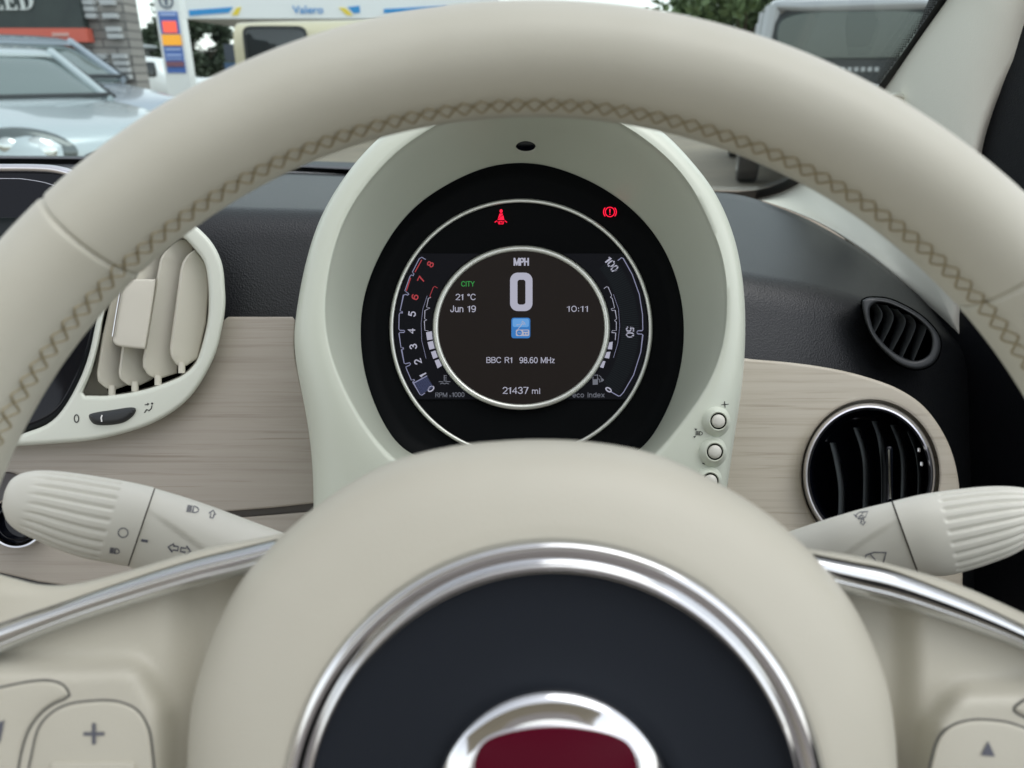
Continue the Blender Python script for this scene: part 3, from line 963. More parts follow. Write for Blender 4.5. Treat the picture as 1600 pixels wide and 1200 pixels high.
# ------------------------------------------------------------------ round air vent, right
rv = thing('round_air_vent', W(1360, 850, .50), 'round black air vent in a chrome ring set in the wood panel', 'air vent')
cx_, cy_ = 1358, 742
rings = []
for (rx, ry, z) in ((104, 113, .505), (103, 112, .495), (101.5, 110.5, .4895), (99, 108, .4870), (96.5, 105.5, .4868), (94, 103, .489), (92.5, 101.5, .494), (92, 101, .51)):
    rings.append([W(p.x, p.y, z) for p in ell(cx_, cy_, rx, ry, 120)])
MB().loft(rings).build('chrome_ring', M['satin'], rv)
MB().loft([[W(p.x, p.y, .511) for p in ell(cx_, cy_, 122, 132, 96)], [W(p.x, p.y, .511) for p in ell(cx_, cy_, 101, 110, 96)]]).build('recess', M['woodR'], rv)
MB().loft([[W(p.x, p.y, .492) for p in ell(cx_, cy_, 92.5, 101.5, 96)], [W(p.x, p.y, .525) for p in ell(cx_, cy_, 84, 92, 96)]]).flat(ell(cx_, cy_, 84, 92, 96), [], .525).build('duct', M['gloss'], rv)
for pts in ([(1297, 692), (1304, 720), (1311, 765), (1310, 820)], [(1334, 668), (1346, 705), (1350, 745), (1348, 830)], [(1363, 658), (1373, 690), (1378, 745), (1377, 830)], [(1392, 664), (1404, 695), (1409, 730), (1407, 800)], [(1418, 674), (1430, 705), (1435, 740), (1434, 790)]):
    p_ = spl(pts, 30)
    mb = MB()
    fr = [W(p.x, p.y, .4985) for p in p_]
    mb.loft([[W(p.x - 1.2, p.y, .4990) for p in p_], fr, [W(p.x + 1.2, p.y, .4990) for p in p_], [W(p.x + 9, p.y, .522) for p in p_]], closed=False)
    mb.build('vane', mat('vent_vane_plastic', (.06, .068, .07), .35), rv)
lv = MB().plate(rrect(1384.5, 697, 1395, 785, 4, 4), .487, .012, .0012).build('lever', M['gloss'], rv)
MB().tube([W(1388.5, 702, .4865), W(1389.5, 740, .4865), W(1391, 779, .4868)], .0012, 8).build('chrome_strip', M['chrome'], lv)
for (x, y) in ((1436, 703), (1440, 725)):
    MB().plate(rrect(x - 3, y - 4, x + 3.5, y + 4, 2, 3), .493, .004, .0007).build('catch', M['chrome'], rv)

# ------------------------------------------------------------------ small demister vent on the pad
dv = thing('demister_vent', W(1410, 575, .56), 'small charcoal eye-shaped demister vent with five curved fins near the windscreen pillar', 'air vent')
d_out = spl([(1347, 474), (1351, 467.5), (1362, 465), (1387, 467), (1412, 477), (1440, 494), (1460, 514), (1469, 532), (1467, 553), (1455, 570), (1432, 577), (1407, 570), (1385, 553), (1365, 530), (1352, 502)], 80, closed=True)
d_in = spl([(1359, 482), (1366, 474), (1378, 472.5), (1400, 479), (1425, 492), (1448, 512), (1456, 531), (1451, 554), (1431, 564), (1407, 557), (1385, 541), (1368, 521), (1360, 500)], 80, closed=True)
DZ = .538
MB().plate(d_out, DZ, .03, .0022, 5, holes=[d_in]).build('bezel', M['padfine'], dv)
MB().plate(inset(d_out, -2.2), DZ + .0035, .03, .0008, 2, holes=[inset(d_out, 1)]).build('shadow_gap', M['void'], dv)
MB().flat(inset(d_in, -4), [], DZ + .026).build('duct', M['void'], dv)
MB().loft([[W(p.x, p.y, DZ + .002) for p in inset(d_in, -2)], [W(p.x, p.y, DZ + .0255) for p in inset(d_in, 1)]]).build('duct_lining', M['black'], dv)
fins = [[(1370, 475), (1378, 493), (1366, 520)], [(1386, 477), (1395, 498), (1378, 537)], [(1402, 483), (1414, 505), (1392, 551)], [(1421, 492), (1430, 510), (1409, 559)], [(1444, 508), (1447.5, 513), (1427, 563)]]
fm = mat('fin_plastic', (.045, .05, .052), .45)
for f_ in fins:
    p_ = spl(f_, 26)
    mb = MB()
    sec = []
    for i, p in enumerate(p_):
        t = i / 25
        sec.append([W(p.x + .9, p.y, DZ + .0045), W(p.x, p.y, DZ + .0040), W(p.x - .9, p.y, DZ + .0045), W(p.x - 5 - 9 * (1 - t) , p.y - 2, DZ + .012), W(p.x - 6 - 13 * (1 - t), p.y - 3, DZ + .022)])
    mb.loft(sec, closed=False)
    mb.build('fin', fm, dv)

# ------------------------------------------------------------------ rotary dial low at the left
rd = thing('rotary_dial', W(35, 860, .48), 'dark dial in a chrome ring half hidden behind the left stalk', 'dial')
rings = []
for (r_, z) in ((47, .50), (46, .483), (43.5, .480), (40.5, .4805), (38.5, .485)):
    rings.append([W(p.x, p.y, z) for p in ell(25, 816, r_, r_ * .92, 72)])
MB().loft(rings).build('chrome_ring', M['chrome'], rd)
MB().loft([[W(p.x, p.y, z) for p in ell(25, 816, r_, r_ * .92, 60)] for (r_, z) in ((38.6, .492), (35, .482), (29, .4805), (27, .484), (10, .484), (.5, .484))], cap1=True).build('knob', M['gloss'], rd)
MB().plate(rrect(-40, 737, 44, 810, 34, 8), .489, .01, .002).build('backplate', mat('dial_backplate', (.05, .045, .045), .35), rd)

# ------------------------------------------------------------------ windscreen
NPL = Vector((0, .627, 1)).normalized()
BASE = Vector((0, .98, 1.15 - .108))
def on_screen(px, py, off=0.0):
    d = W(px, py, 1.0) - EYE
    s = (BASE - EYE).dot(NPL) / d.dot(NPL)
    return EYE + d * s - NPL * off
ws = thing('windscreen', (0, 1.0, 1.03), 'clear windscreen with black edge band and dots between the dashboard and the roof', 'windscreen')
# clear pane: a sheet 5 mm thick over the whole opening
frame_pts = [on_screen(-1400, 246), on_screen(0, 254), on_screen(300, 258), on_screen(500, 268), on_screen(800, 284), on_screen(1000, 296), on_screen(1119, 306), on_screen(1185, 306), on_screen(1240, 288), on_screen(1290, 248), on_screen(1385, 136), on_screen(1480, 0)]
top = on_screen(1600, -190)
frame_pts += [top, Vector((-1.0, top.y, top.z))]
nf = len(frame_pts)
pane = MB()
pane.loft([[p + NPL * .008 for p in frame_pts], [p + NPL * .013 for p in frame_pts]], True, True, True)
pane.build('pane', M['glass'], ws)
# black band along the base and up the pillar
low = spl([(-1400, 250), (0, 255.5), (150, 256.5), (300, 259), (500, 269), (800, 289), (1000, 303), (1119, 314), (1185, 314), (1246, 294), (1296, 252), (1385, 137.5), (1482, 0), (1560, -115)], 130)
hi = spl([(-1400, 238), (0, 246), (150, 248), (300, 251), (500, 261), (800, 276), (1000, 288), (1119, 298), (1180, 296.5), (1228, 281), (1278, 240), (1372, 133), (1466, 0), (1546, -118)], 130)
MB().loft([[on_screen(p.x, p.y, 0.001) for p in low], [on_screen(p.x, p.y, 0.001) for p in hi]], closed=False).build('edge_band', M['black'], ws)
dots = MB()
for i in range(64):
    y = 136 - i * 3.6
    xb = 1372 + (133 - y) * (94 / 133)
    for k in range(4):
        x = xb - 1.8 - k * 3.3 - (1.6 if i % 2 else 0) * .9
        rr_d = 1.62 - k * .27
        dots.add([on_screen(q.x, q.y, .001) for q in ell(x, y, rr_d, rr_d, 8)], [tuple(range(8))])
dots.build('dot_pattern', M['black'], ws)
# outside cowl below the glass
cw = MB()
cl_ = [(-1400, 232), (0, 243), (300, 246), (500, 252), (600, 256), (800, 268)]
cpts = spl(cl_, 40)
cw.loft([[W(p.x, p.y, 1.16) for p in cpts], [W(p.x, p.y + 11, 1.12) for p in cpts], [W(p.x, p.y + 60, 1.10) for p in cpts]], closed=False)
co = cw.build('scuttle', mat('scuttle_plastic', (.03, .035, .04), .5), ws)

# ------------------------------------------------------------------ windscreen pillar trim
pl = thing('pillar_trim', W(1500, 520, .70), 'ivory grained windscreen pillar trim sweeping down to the dashboard corner', 'pillar trim')
def scr_depth(px, py):
    return (on_screen(px, py) - EYE).dot(FW)
Lb = [(1600, -170), (1530, -70), (1480, 0), (1430, 70), (1382, 140), (1334, 202), (1290, 250), (1252, 284), (1222, 300), (1196, 308), (1180, 311.5)]
Rb = [(1790, -150, .52), (1690, -30, .54), (1622, 50, .56), (1597, 99, .57), (1575, 137, .58), (1555, 181, .59), (1537, 236, .60), (1520, 330, .61), (1510, 430, .62), (1503, 490, .63), (1500, 523, .63),
      (1430, 462, .70), (1370, 410, .75), (1300, 360, .83), (1250, 335, .89), (1192, 313, .99)]
L3 = spl([(x, y, scr_depth(x, y) - .004) for x, y in Lb], 90)
R3 = spl(Rb[:11], 62) + spl([(1499, 522.5, .63)] + list(Rb[11:]), 28)
rows = []
for i in range(90):
    a, b = L3[i], R3[i]
    row = []
    for j in range(21):
        t = j / 20
        p = a.lerp(b, t)
        bulge = math.sin(math.pi * t)
        edge_roll = .012 * max(0, (t - .9) / .1) ** 2
        z = p.z - .020 * bulge * min(1, (90 - i) / 30) + edge_roll
        # a soft crease where the pillar turns
        row.append(W(p.x, p.y, z))
    rows.append(row)
body_p = MB().loft(rows, closed=False).build('trim', M['pillar'], pl, sharp=80)
pb = bvh_of(body_p)
fp_ = onto(pb, 0, .7)
def disc_on(cx, cy, r, dz, mb, n=36):
    zc = (fp_((1411, 165)) - EYE).dot(FW)
    return [W(p.x, p.y, zc + dz) for p in ell(cx, cy, r, r * .98, n)]
cp = MB()
cp.loft([disc_on(1402, 166, 22, .006, cp), disc_on(1402, 166, 21, -.0022, cp), disc_on(1402, 166, 19, -.0045, cp), disc_on(1402, 166, 16.5, -.0042, cp), disc_on(1402, 166, 15.5, -.0022, cp), disc_on(1402, 166, 13, -.0034, cp), disc_on(1402, 166, .5, -.0036, cp)], cap1=True)
cp.build('screw_cap', M['pillar'], pl)

# ------------------------------------------------------------------ door at the right and unseen roof pieces above
dr = thing('door', (.47, .3, .45), 'black grained driver door beside the pillar trim at the right edge', 'car door')
db = MB()
prof = [(.395, 1.5, .30), (.395, 1.5, .30)]
secs = []
for y, zt in ((-.9, .98), (-.2, .99), (.2, 1.0), (.40, 1.03), (.50, 1.13), (.56, 1.28), (.62, 1.36), (.74, 1.30), (.86, 1.05)):
    inn = .376 if y > .45 else .40
    secs.append([Vector((inn + .02, y, .30)), Vector((inn, y, .55)), Vector((inn - .004, y, zt - .1)), Vector((inn, y, zt - .02)), Vector((inn + .015, y, zt)), Vector((inn + .09, y, zt)), Vector((inn + .11, y, .30))])
db.loft(secs, True, True, True)
db.build('door_panel', M['blackgrain'], dr, sharp=50)

rf = MB()  # unseen header strip, cut short so daylight reaches the wheel
secs = []
for y, dz in ((.245, 0), (.225, .004), (.205, .008), (.185, .011), (.165, .014)):
    secs.append([Vector((x, y, 1.475 + dz - .035 * (abs(x + .3) / .75) ** 2)) for x in [-1.02 + .075 * k for k in range(20)]])
secs2 = [[p + Vector((0, 0, .04)) for p in s] for s in secs]
rf.loft(secs, closed=False).loft(secs2, closed=False)
rf.loft([secs[0], secs2[0]], closed=False).loft([secs[-1], secs2[-1]], closed=False)
rfo = rf.build('unseen_roof_lining', mat('headlining_cloth', (.42, .42, .39), .9))
rr0 = MB()  # unseen rear roof piece, added to cut fill light from behind
secs = []
for y, dz in ((-.38, .05), (-.6, .05), (-.9, .04), (-1.3, .0), (-1.8, -.12)):
    secs.append([Vector((x, y, 1.475 + dz - .035 * (abs(x + .3) / .75) ** 2)) for x in [-1.02 + .075 * k for k in range(20)]])
secs2 = [[p + Vector((0, 0, .04)) for p in q] for q in secs]
rr0.loft(secs, closed=False).loft(secs2, closed=False).loft([secs[0], secs2[0]], closed=False).loft([secs[-1], secs2[-1]], closed=False)
tag(rr0.build('unseen_roof_lining', M['pillar']), 'unseen pale rear roof piece, roof left open ahead to let light in', 'roof lining')
tag(rfo, 'unseen pale cloth roof header above the windscreen, cut short for light', 'roof lining')

seat = thing('unseen_driver_seat', (.0, -.62, .35), 'unseen driver seat added behind the camera, ivory to bounce light', 'car seat')  # unseen seat, added for the chrome to mirror and to bounce light
M['seatcloth'] = mat('bounce_ivory_cloth', (.50, .45, .42), .9)  # ivory picked to throw light onto the wheel
def cushion(x0, x1, pts, name):
    sm_ = MB()
    rings_ = []
    for i in range(13):
        t = i / 12
        x = x0 + (x1 - x0) * t
        q = math.sin(math.pi * min(1, max(0, t))) ** .35 if 0 < t < 1 else .25
        rings_.append([Vector((x, cy_ + (y - cy_) * (.55 + .45 * q), cz_ + (z - cz_) * (.85 + .15 * q))) for cy_, cz_ in [(sum(p[0] for p in pts) / len(pts), sum(p[1] for p in pts) / len(pts))] for y, z in pts])
    sm_.loft(rings_, True, True, True).build(name, M['seatcloth'], seat, sharp=70)
cushion(-.26, .27, [(-.42, .42), (-.36, .44), (-.44, .70), (-.52, .98), (-.56, 1.02), (-.62, .98), (-.58, .70), (-.55, .45)], 'backrest')
cushion(-.25, .26, [(.0, .44), (.04, .40), (.0, .34), (-.5, .30), (-.52, .36), (-.46, .42)], 'seat')
cushion(-.13, .14, [(-.52, 1.08), (-.52, 1.24), (-.57, 1.28), (-.64, 1.24), (-.63, 1.08)], 'headrest')

# ------------------------------------------------------------------ column stalks
def stalk_mesh(secs, aspect, nseg, narc, groove=None, facet=None):
    """secs: (top px, bottom px, depth). A swelling handle with elliptical sections"""
    T = spl([(a[0], a[1], z) for a, b, z in secs], nseg)
    B = spl([(b[0], b[1], z) for a, b, z in secs], nseg)
    rings = []
    for i in range(nseg):
        t = i / (nseg - 1)
        a, b = W(T[i].x, T[i].y, T[i].z), W(B[i].x, B[i].y, B[i].z)
        c = (a + b) / 2
        h = (a - b) / 2
        hl = h.length
        ring = []
        for k in range(narc):
            th_ = 2 * math.pi * k / narc
            s, co = math.sin(th_), math.cos(th_)      # s: up, co: towards the viewer
            r = 1.0
            if groove:
                r -= groove(t, s, co) / max(hl, 1e-4)
            if facet:
                r -= facet(t, s, co) / max(hl, 1e-4)
            ring.append(c + h * (s * r) + (EYE - c).normalized() * (hl * aspect * co * r))
        rings.append(ring)
    return MB().loft(rings, True, True, True)

def smooth(a, b, x):
    t = min(1, max(0, (x - a) / (b - a)))
    return t * t * (3 - 2 * t)

def grooves(t0, t1, shift, depth=.0010):
    def g_(t, s, co):
        if co < 0:
            return 0
        th_ = math.asin(max(-1, min(1, s)))           # -90..90 degrees across the face
        k = th_ / R(16.5)
        fr = abs(k - round(k))
        if abs(round(k)) > 4:
            return 0
        w = 1 - smooth(.05, .27, fr)
        st = round(k) * shift
        env = smooth(t0 + st - .02, t0 + st + .12, t) * (1 - smooth(t1 + st * .2 - .012, t1 + st * .2 + .012, t))
        return depth * w * env
    return g_

ind = thing('indicator_stalk', W(420, 900, .33), 'ivory light and indicator stalk with ribbed grip, left of the wheel boss', 'stalk')
gs = [((4, 784), (3, 792), .292), ((8, 766), (6, 803), .292), ((18, 749), (12, 816), .2925), ((36, 739), (28, 830), .293), ((62, 735), (56, 844), .294), ((100, 737), (90, 859), .296), ((150, 744), (130, 872), .298), ((200, 752.5), (165, 879), .300), ((241, 761.5), (199, 885), .302)]
grip = stalk_mesh(gs, .75, 120, 180, grooves(.24, .80, .012)).build('grip', M['stalk'], ind, sharp=70)
def facetL(t, s, co):
    if co < -.2:
        return 0
    cut = .42 - t * 1.0
    return .0016 * (1 - smooth(cut - .03, cut + .03, s)) * smooth(.0, .25, t + .05)
bs = [((243, 763), (201, 886), .3025), ((290, 777), (250, 912), .306), ((335, 792.5), (300, 938), .310), ((390, 813), (360, 965), .315), ((452, 836), (430, 990), .320), ((520, 862), (500, 1015), .325)]
base = stalk_mesh(bs, .72, 60, 120, None, facetL).build('base', M['stalk'], ind, sharp=70)
core = stalk_mesh([((236, 762), (194, 882), .302), ((248, 766), (207, 887), .3035)], .70, 6, 48).build('joint_gap', M['shadeseam'], ind)
gb, bb = onto(bvh_of(grip), .0003, .29), onto(bvh_of(base), .0003, .30)
ic1 = MB()
ic1.ribbon(ell(192.3, 832.5, 7.6, 7.2, 32), 1.5, gb, closed=True)
lampsym(ic1, 182, 861.5, .85, gb, 1.5, 12, 5)
ic1.build('light_symbols', M['print'], grip)
ic2 = MB()
ic2.poly([(221, 842), (231.5, 844), (230.5, 848), (220, 846)], bb)
lampsym(ic2, 305, 796, 1.05, bb, 1.4, 12, 5)
def arrow(mb, x, y, s, rot, surf, w=1.4):
    c, q = math.cos(R(rot)), math.sin(R(rot))
    pts = [(-8, 0), (0, -7), (0, -3.2), (8, -3.2), (8, 3.2), (0, 3.2), (0, 7)]
    mb.ribbon([Vector((x + (u * c - v * q) * s, y + (u * q + v * c) * s)) for u, v in pts], w, surf, closed=True)
arrow(ic2, 332, 803, .75, 102, bb, 1.3)
arrow(ic2, 270.5, 856, .98, 10, bb, 1.8)
arrow(ic2, 290, 860, .98, 190, bb, 1.8)
ic2.build('indicator_symbols', M['print'], base)

wip = thing('wiper_stalk', W(1290, 900, .33), 'ivory wiper stalk with ribbed grip, right of the wheel boss', 'stalk')
gs = [((1650, 800), (1650, 806), .292), ((1645, 788), (1645, 818), .292), ((1634, 775), (1634, 833), .2925), ((1612, 765), (1612, 849), .293), ((1580, 760), (1585, 866), .294), ((1540, 760), (1550, 880), .296), ((1490, 765), (1512, 892), .298), ((1440, 772.5), (1474, 900), .300), ((1395, 783), (1437, 899), .302)]
grip2 = stalk_mesh(gs, .75, 120, 180, grooves(.20, .74, -.010)).build('grip', M['stalk'], wip, sharp=70)
def facetR(t, s, co):
    if co < -.2:
        return 0
    cut = .50 - t * 1.05
    return .0016 * (1 - smooth(cut - .03, cut + .03, s)) * smooth(.0, .25, t + .05)
bs = [((1392.5, 784), (1434.5, 900), .3025), ((1350, 794), (1390, 915), .306), ((1308, 806), (1350, 930), .310), ((1270, 818), (1310, 945), .315), ((1232, 831), (1270, 960), .320), ((1180, 850), (1220, 985), .325)]
base2 = stalk_mesh(bs, .72, 60, 120, None, facetR).build('base', M['stalk'], wip, sharp=70)
stalk_mesh([((1399, 783), (1441, 898), .302), ((1388, 786), (1430, 900), .3035)], .70, 6, 48).build('joint_gap', M['shadeseam'], wip)
bb2 = onto(bvh_of(base2), .0003, .30)
ic3 = MB()
ic3.ribbon([Vector(p) for p in [(1351.5, 877), (1353, 867.5), (1366, 863), (1384.5, 863.5), (1380, 880)]], 1.7, bb2)
ic3.ribbon([Vector(p) for p in [(1360, 866.5), (1371, 878.5)]], 1.7, bb2)
ic3.ribbon([Vector(p) for p in [(1354, 876), (1372, 879.5), (1380, 880)]], 1.4, bb2)
ic3.ribbon([Vector(p) for p in [(1337, 805), (1343, 800), (1356, 799), (1352, 808), (1341, 810)]], 1.1, bb2, closed=True)
ic3.ribbon([Vector(p) for p in [(1343, 808), (1349, 800.5)]], 1.0, bb2)
ic3.ribbon([Vector(p) for p in [(1334, 803), (1338, 808)]], 1.0, bb2)
ic3.ribbon([Vector(p) for p in [(1342, 812), (1342.5, 806.5), (1346, 805), (1350, 806.5)]], 1.0, bb2)
arrow(ic3, 1348, 815.5, .60, 262, bb2, 1.1)
ic3.build('wiper_symbols', M['print'], base2)

# ------------------------------------------------------------------ steering wheel
wheel = thing('steering_wheel', W(850, 1250, .24), 'ivory leather steering wheel with chrome ringed boss in front of the instruments', 'steering wheel')
RX, RY, RZ, RMIN, RDEP = .0060, .0858, .2083, .0140, .0179
RMAJ = .1875 - RMIN
CW = EYE + RT * RX - UP * RY + FW * RZ
SEAMS = [math.atan2(-(335 - 1050), 160 - 838), math.atan2(-(415 - 1050), 1545 - 838)]
def rim_pt(phi, b, extra=0.0):
    dr_ = 0.0
    for sphi in SEAMS:
        d = (phi - sphi + math.pi) % (2 * math.pi) - math.pi
        dr_ += .0010 * math.exp(-(d / .0038) ** 2)
    # seam furrow along the inside
    db_ = (b - BSEAM + math.pi) % (2 * math.pi) - math.pi
    dr_ += .0007 * math.exp(-(db_ / .12) ** 2)
    r1, r2 = RMIN - dr_ + extra, RDEP - dr_ + extra
    rr = RMAJ + r1 * math.cos(b)
    return CW + RT * (rr * math.cos(phi)) + UP * (rr * math.sin(phi)) - FW * (r2 * math.sin(b))
BSEAM = math.pi - R(13)      # angle round the section: pi is the inside, pi/2 faces the driver
phis = sorted(set([2 * math.pi * i / 420 for i in range(420)] + [(s + d * .0016) % (2 * math.pi) for s in SEAMS for d in range(-14, 15)]))
bs_ = [2 * math.pi * k / 72 for k in range(72)]
rim = MB().loft([[rim_pt(p, b) for b in bs_] for p in phis], True, wrap=True).build('rim', M['leather'], wheel, sharp=180)
st = MB()
PERIOD = .0092
n_per = int(2 * math.pi * .158 / PERIOD)
HALF = R(9.5)
for sgn in (1, -1):
    path = []
    p_lo, p_hi = R(8), R(172)
    N = int((p_hi - p_lo) / (2 * math.pi / n_per)) * 14
    for i in range(N + 1):
        phi = p_lo + (p_hi - p_lo) * i / N
        u = n_per * phi
        tri = math.asin(.97 * math.sin(u)) / math.asin(.97)
        path.append(rim_pt(phi, BSEAM + sgn * HALF * tri, .00022 + .00012 * sgn * math.cos(u)))
    st.tube(path, .00027, 6)
st.build('stitching', M['thread'], rim, sharp=180)

# boss: soft cover, chrome ring, dark field, badge
hub_out = spl([(300, 1100), (329, 1000), (375, 910), (412, 867), (450, 828), (525, 768), (610, 722), (700, 698), (780, 689), (850, 686.5), (920, 690), (1000, 703), (1065, 726), (1137, 763), (1190, 796), (1237, 834), (1290, 889), (1337, 952), (1375, 1035), (1394, 1110), (1402, 1210), (1396, 1330), (1350, 1500), (1240, 1650), (1050, 1760), (850, 1790), (640, 1760), (450, 1650), (330, 1500), (295, 1330), (292, 1200)], 180, closed=True)
HC = Vector((866, 1292))
def circ_like(rx, ry, n=180):
    # points matched by direction to hub_out
    out = []
    for p in hub_out:
        d = p - HC
        a = math.atan2(d.y / ry, d.x / rx)
        out.append(Vector((HC.x + rx * math.cos(a), HC.y + ry * math.sin(a))))
    return out
ring_o = circ_like(431, 449)
def mixr(t):
    return lerp2(hub_out, ring_o, t)
hub_rings = [[W(p.x, p.y, .232) for p in shrink(hub_out, .93, HC)], [W(p.x, p.y, .215) for p in shrink(hub_out, .985, HC)], [W(p.x, p.y, .2025) for p in hub_out]]
for t, z in ((.03, .1985), (.07, .1955), (.13, .1925), (.22, .1898), (.35, .1875), (.5, .1857), (.66, .1843), (.82, .1832), (.96, .1825), (1.0, .1827), (1.01, .186)):
    hub_rings.append([W(p.x, p.y, z) for p in mixr(t)])
MB().loft(hub_rings).build('airbag_cover', M['airbag'], wheel, sharp=70)
cr = []
for rx, z in ((433, .188), (431, .1832), (429.5, .1818), (426, .1806), (421, .1800), (415, .1801), (409, .1805), (403, .1811), (398.5, .1817), (397, .1818), (395.5, .1810), (392, .1805), (387, .1806), (384, .1814), (382, .186)):
    ry_ = rx * 449 / 431
    cr.append([W(p.x, p.y, z) for p in circ_like(rx, ry_)])
MB().loft(cr).build('chrome_ring', M['chrome'], wheel, sharp=60)
nv = []
for rx, z in ((384, .1835), (376, .1840), (330, .1848), (285, .1850), (250, .1848), (225, .1842), (206, .1838), (199, .1846), (192, .190)):
    nv.append([W(p.x, p.y, z) for p in circ_like(rx, rx * 1.035)])
MB().loft(nv).build('boss_field', M['navy'], wheel, sharp=60)
BC = Vector((863.5, 1262))
bdg = bpy.data.objects
br = []
for rx, z in ((189, .192), (188, .1826), (185.5, .1808), (181, .1797), (174, .1789), (165, .1783), (155, .1779), (145, .1776), (136, .1775)):
    br.append([W(p.x, p.y, z) for p in ell(BC.x, BC.y, rx, rx, 144)])
badge = MB().loft(br).flat(ell(BC.x, BC.y, 136, 136, 144), [], .1775).build('badge', M['chrome'], wheel, sharp=60)
plt = spl([(738, 1205), (741, 1183), (749, 1166), (763, 1154), (790, 1144), (830, 1136.5), (868, 1134), (906, 1136.5), (946, 1144), (973, 1154), (987, 1166), (995, 1183), (998, 1205), (1000, 1262), (996, 1324), (976, 1372), (868, 1392), (757, 1374), (742, 1324), (738, 1262)], 120, closed=True)
MB().plate(inset(plt, -3.0), .1770, .003, .0006, 4).build('badge_edge', M['satin'], badge)
MB().plate(plt, .1767, .003, .0009, 4).build('badge_plate', M['red'], badge)

# spokes
def spoke(lip_t, chrome_t, chrome_b, low, zlip, name_label, pod_bump):
    n = 70
    A, B, C_ = spl(lip_t, n), spl(chrome_t, n), spl(chrome_b, n)
    sp = MB()
    # cream lip above the chrome
    sp.loft([[W(p.x, p.y, zlip + .020) for p in A], [W(p.x, p.y + .6, zlip + .006) for p in A], [W(p.x, p.y + 3, zlip + .002) for p in A]]
            + [[W(q.x, q.y, zlip + .0002 - .0004 * k) for q in lerp2(A, B, f)] for k, f in enumerate((.5, .9, 1.0))], closed=False)
    rows_ = []
    D = spl(low, n)
    for k in range(46):
        t = k / 45
        rows_.append([W(*(p.lerp(q, t)), zlip + .002 + pod_bump(p.lerp(q, t))) for p, q in zip(C_, D)])
    sp.loft(rows_, closed=False)
    s_o = sp.build('spoke', M['airbag'], wheel, sharp=180)
    ch = MB()
    prof = [(0, .002), (.02, .0002), (.06, -.0018), (.13, -.0034), (.24, -.0042), (.40, -.0043), (.55, -.0040), (.62, -.0037), (.65, -.0033), (.68, -.0035), (.76, -.0030), (.86, -.0021), (.95, -.0005), (1, .002)]
    ch.loft([[W(q.x, q.y, zlip + .0012 + dz) for q in lerp2(B, C_, f)] for f, dz in prof], closed=False)
    ch.build('chrome_trim', M['spokechrome'], s_o, sharp=180)
    return s_o
def podL(p):
    # a raised pod for the buttons with rounded shoulders
    dx = smooth(270, 238, p.x) if False else 1 - smooth(232, 285, p.x + max(0, 1110 - p.y) * .55)
    up_ = smooth(1018, 1062, p.y + max(0, p.x - 120) * .04)
    hubgap = smooth(240, 330, p.x) * .007
    return .0045 - .0085 * dx * up_ + hubgap
spL = spoke([(470, 823), (442, 833), (390, 843), (333, 854), (270, 871), (208, 890), (125, 911), (70, 914), (20, 903), (-60, 880), (-160, 850)],
            [(470, 833), (442, 840), (380, 855), (292, 877), (167, 917), (83, 946), (0, 973), (-70, 1000), (-160, 1040)],
            [(470, 868), (420, 886), (392, 896), (292, 921), (167, 958), (83, 987), (0, 1023), (-70, 1056), (-160, 1102)],
            [(400, 1420), (300, 1420), (240, 1420), (120, 1420), (60, 1420), (0, 1420), (-60, 1420), (-200, 1420)], .207, 'left', podL)
def podR(p):
    dx = smooth(1425, 1480, p.x - max(0, 1130 - p.y) * .75)
    up_ = smooth(1050, 1098, p.y - max(0, 1600 - p.x) * .02)
    hubgap = (1 - smooth(1385, 1450, p.x)) * .007
    return .0045 - .0085 * dx * up_ + hubgap
spR = spoke([(1225, 846), (1262, 857), (1300, 862), (1350, 871), (1400, 884), (1458, 900), (1517, 921), (1600, 958), (1700, 1005), (1800, 1055)],
            [(1225, 852), (1271, 865), (1330, 877), (1392, 890), (1475, 921), (1530, 944), (1600, 977), (1700, 1028), (1800, 1085)],
            [(1262, 905), (1290, 916), (1321, 927), (1392, 946), (1475, 971), (1558, 1000), (1600, 1017), (1700, 1062), (1800, 1118)],
            [(1280, 1420), (1330, 1420), (1400, 1420), (1480, 1420), (1560, 1420), (1620, 1420), (1700, 1420), (1800, 1420)], .207, 'right', podR)
sLb, sRb = bvh_of(spL), bvh_of(spR)
def wheel_button(outline, bv, parent, bev=.0012, gap=3.2, closed=True):
    o_ = spl(outline, 90, closed=True)
    zc = min((onto(bv, 0, .21)(p) - EYE).dot(FW) for p in o_ if -60 < p.x < 1660 and p.y < 1300)
    MB().plate(inset(o_, -gap), zc - .0002, .004, .0004, 2, holes=[inset(o_, 1.5)]).build('button_gap', M['groove'], parent)
    return MB().plate(o_, zc - .0008, .004, bev, 4).build('button', M['airbag'], parent), zc - .0008
b1, z1 = wheel_button([(45, 1215), (50, 1180), (60, 1140), (80, 1115), (112, 1100), (165, 1095), (195, 1100), (217, 1113), (232, 1140), (238, 1180), (240, 1215), (238, 1300), (200, 1330), (100, 1330), (50, 1300)], sLb, spL)
mk = MB()
mk.poly(rrect(130, 1144, 163, 1149.5, .8, 2), z1 - .0003)
mk.poly(rrect(143.5, 1130, 149.5, 1163, .8, 2), z1 - .00035)
mk.build('plus_symbol', M['print'], b1)
MB().plate(rrect(77, 1190, 212, 1240, 7, 4), z1 - .0008, .003, .0008).build('rocker_bar', M['airbag'], b1)
b2, z2 = wheel_button([(-160, 1120), (-60, 1088), (0, 1075), (45, 1066), (75, 1064), (97, 1070), (107, 1083), (104, 1090), (80, 1101), (58, 1120), (40, 1150), (28, 1200), (22, 1260), (-160, 1260)], sLb, spL)
MB().poly([(-8, 1128), (3, 1128), (7, 1124), (0, 1160), (-8, 1160)], z2 - .0003).build('partial_symbol', M['print'], b2)
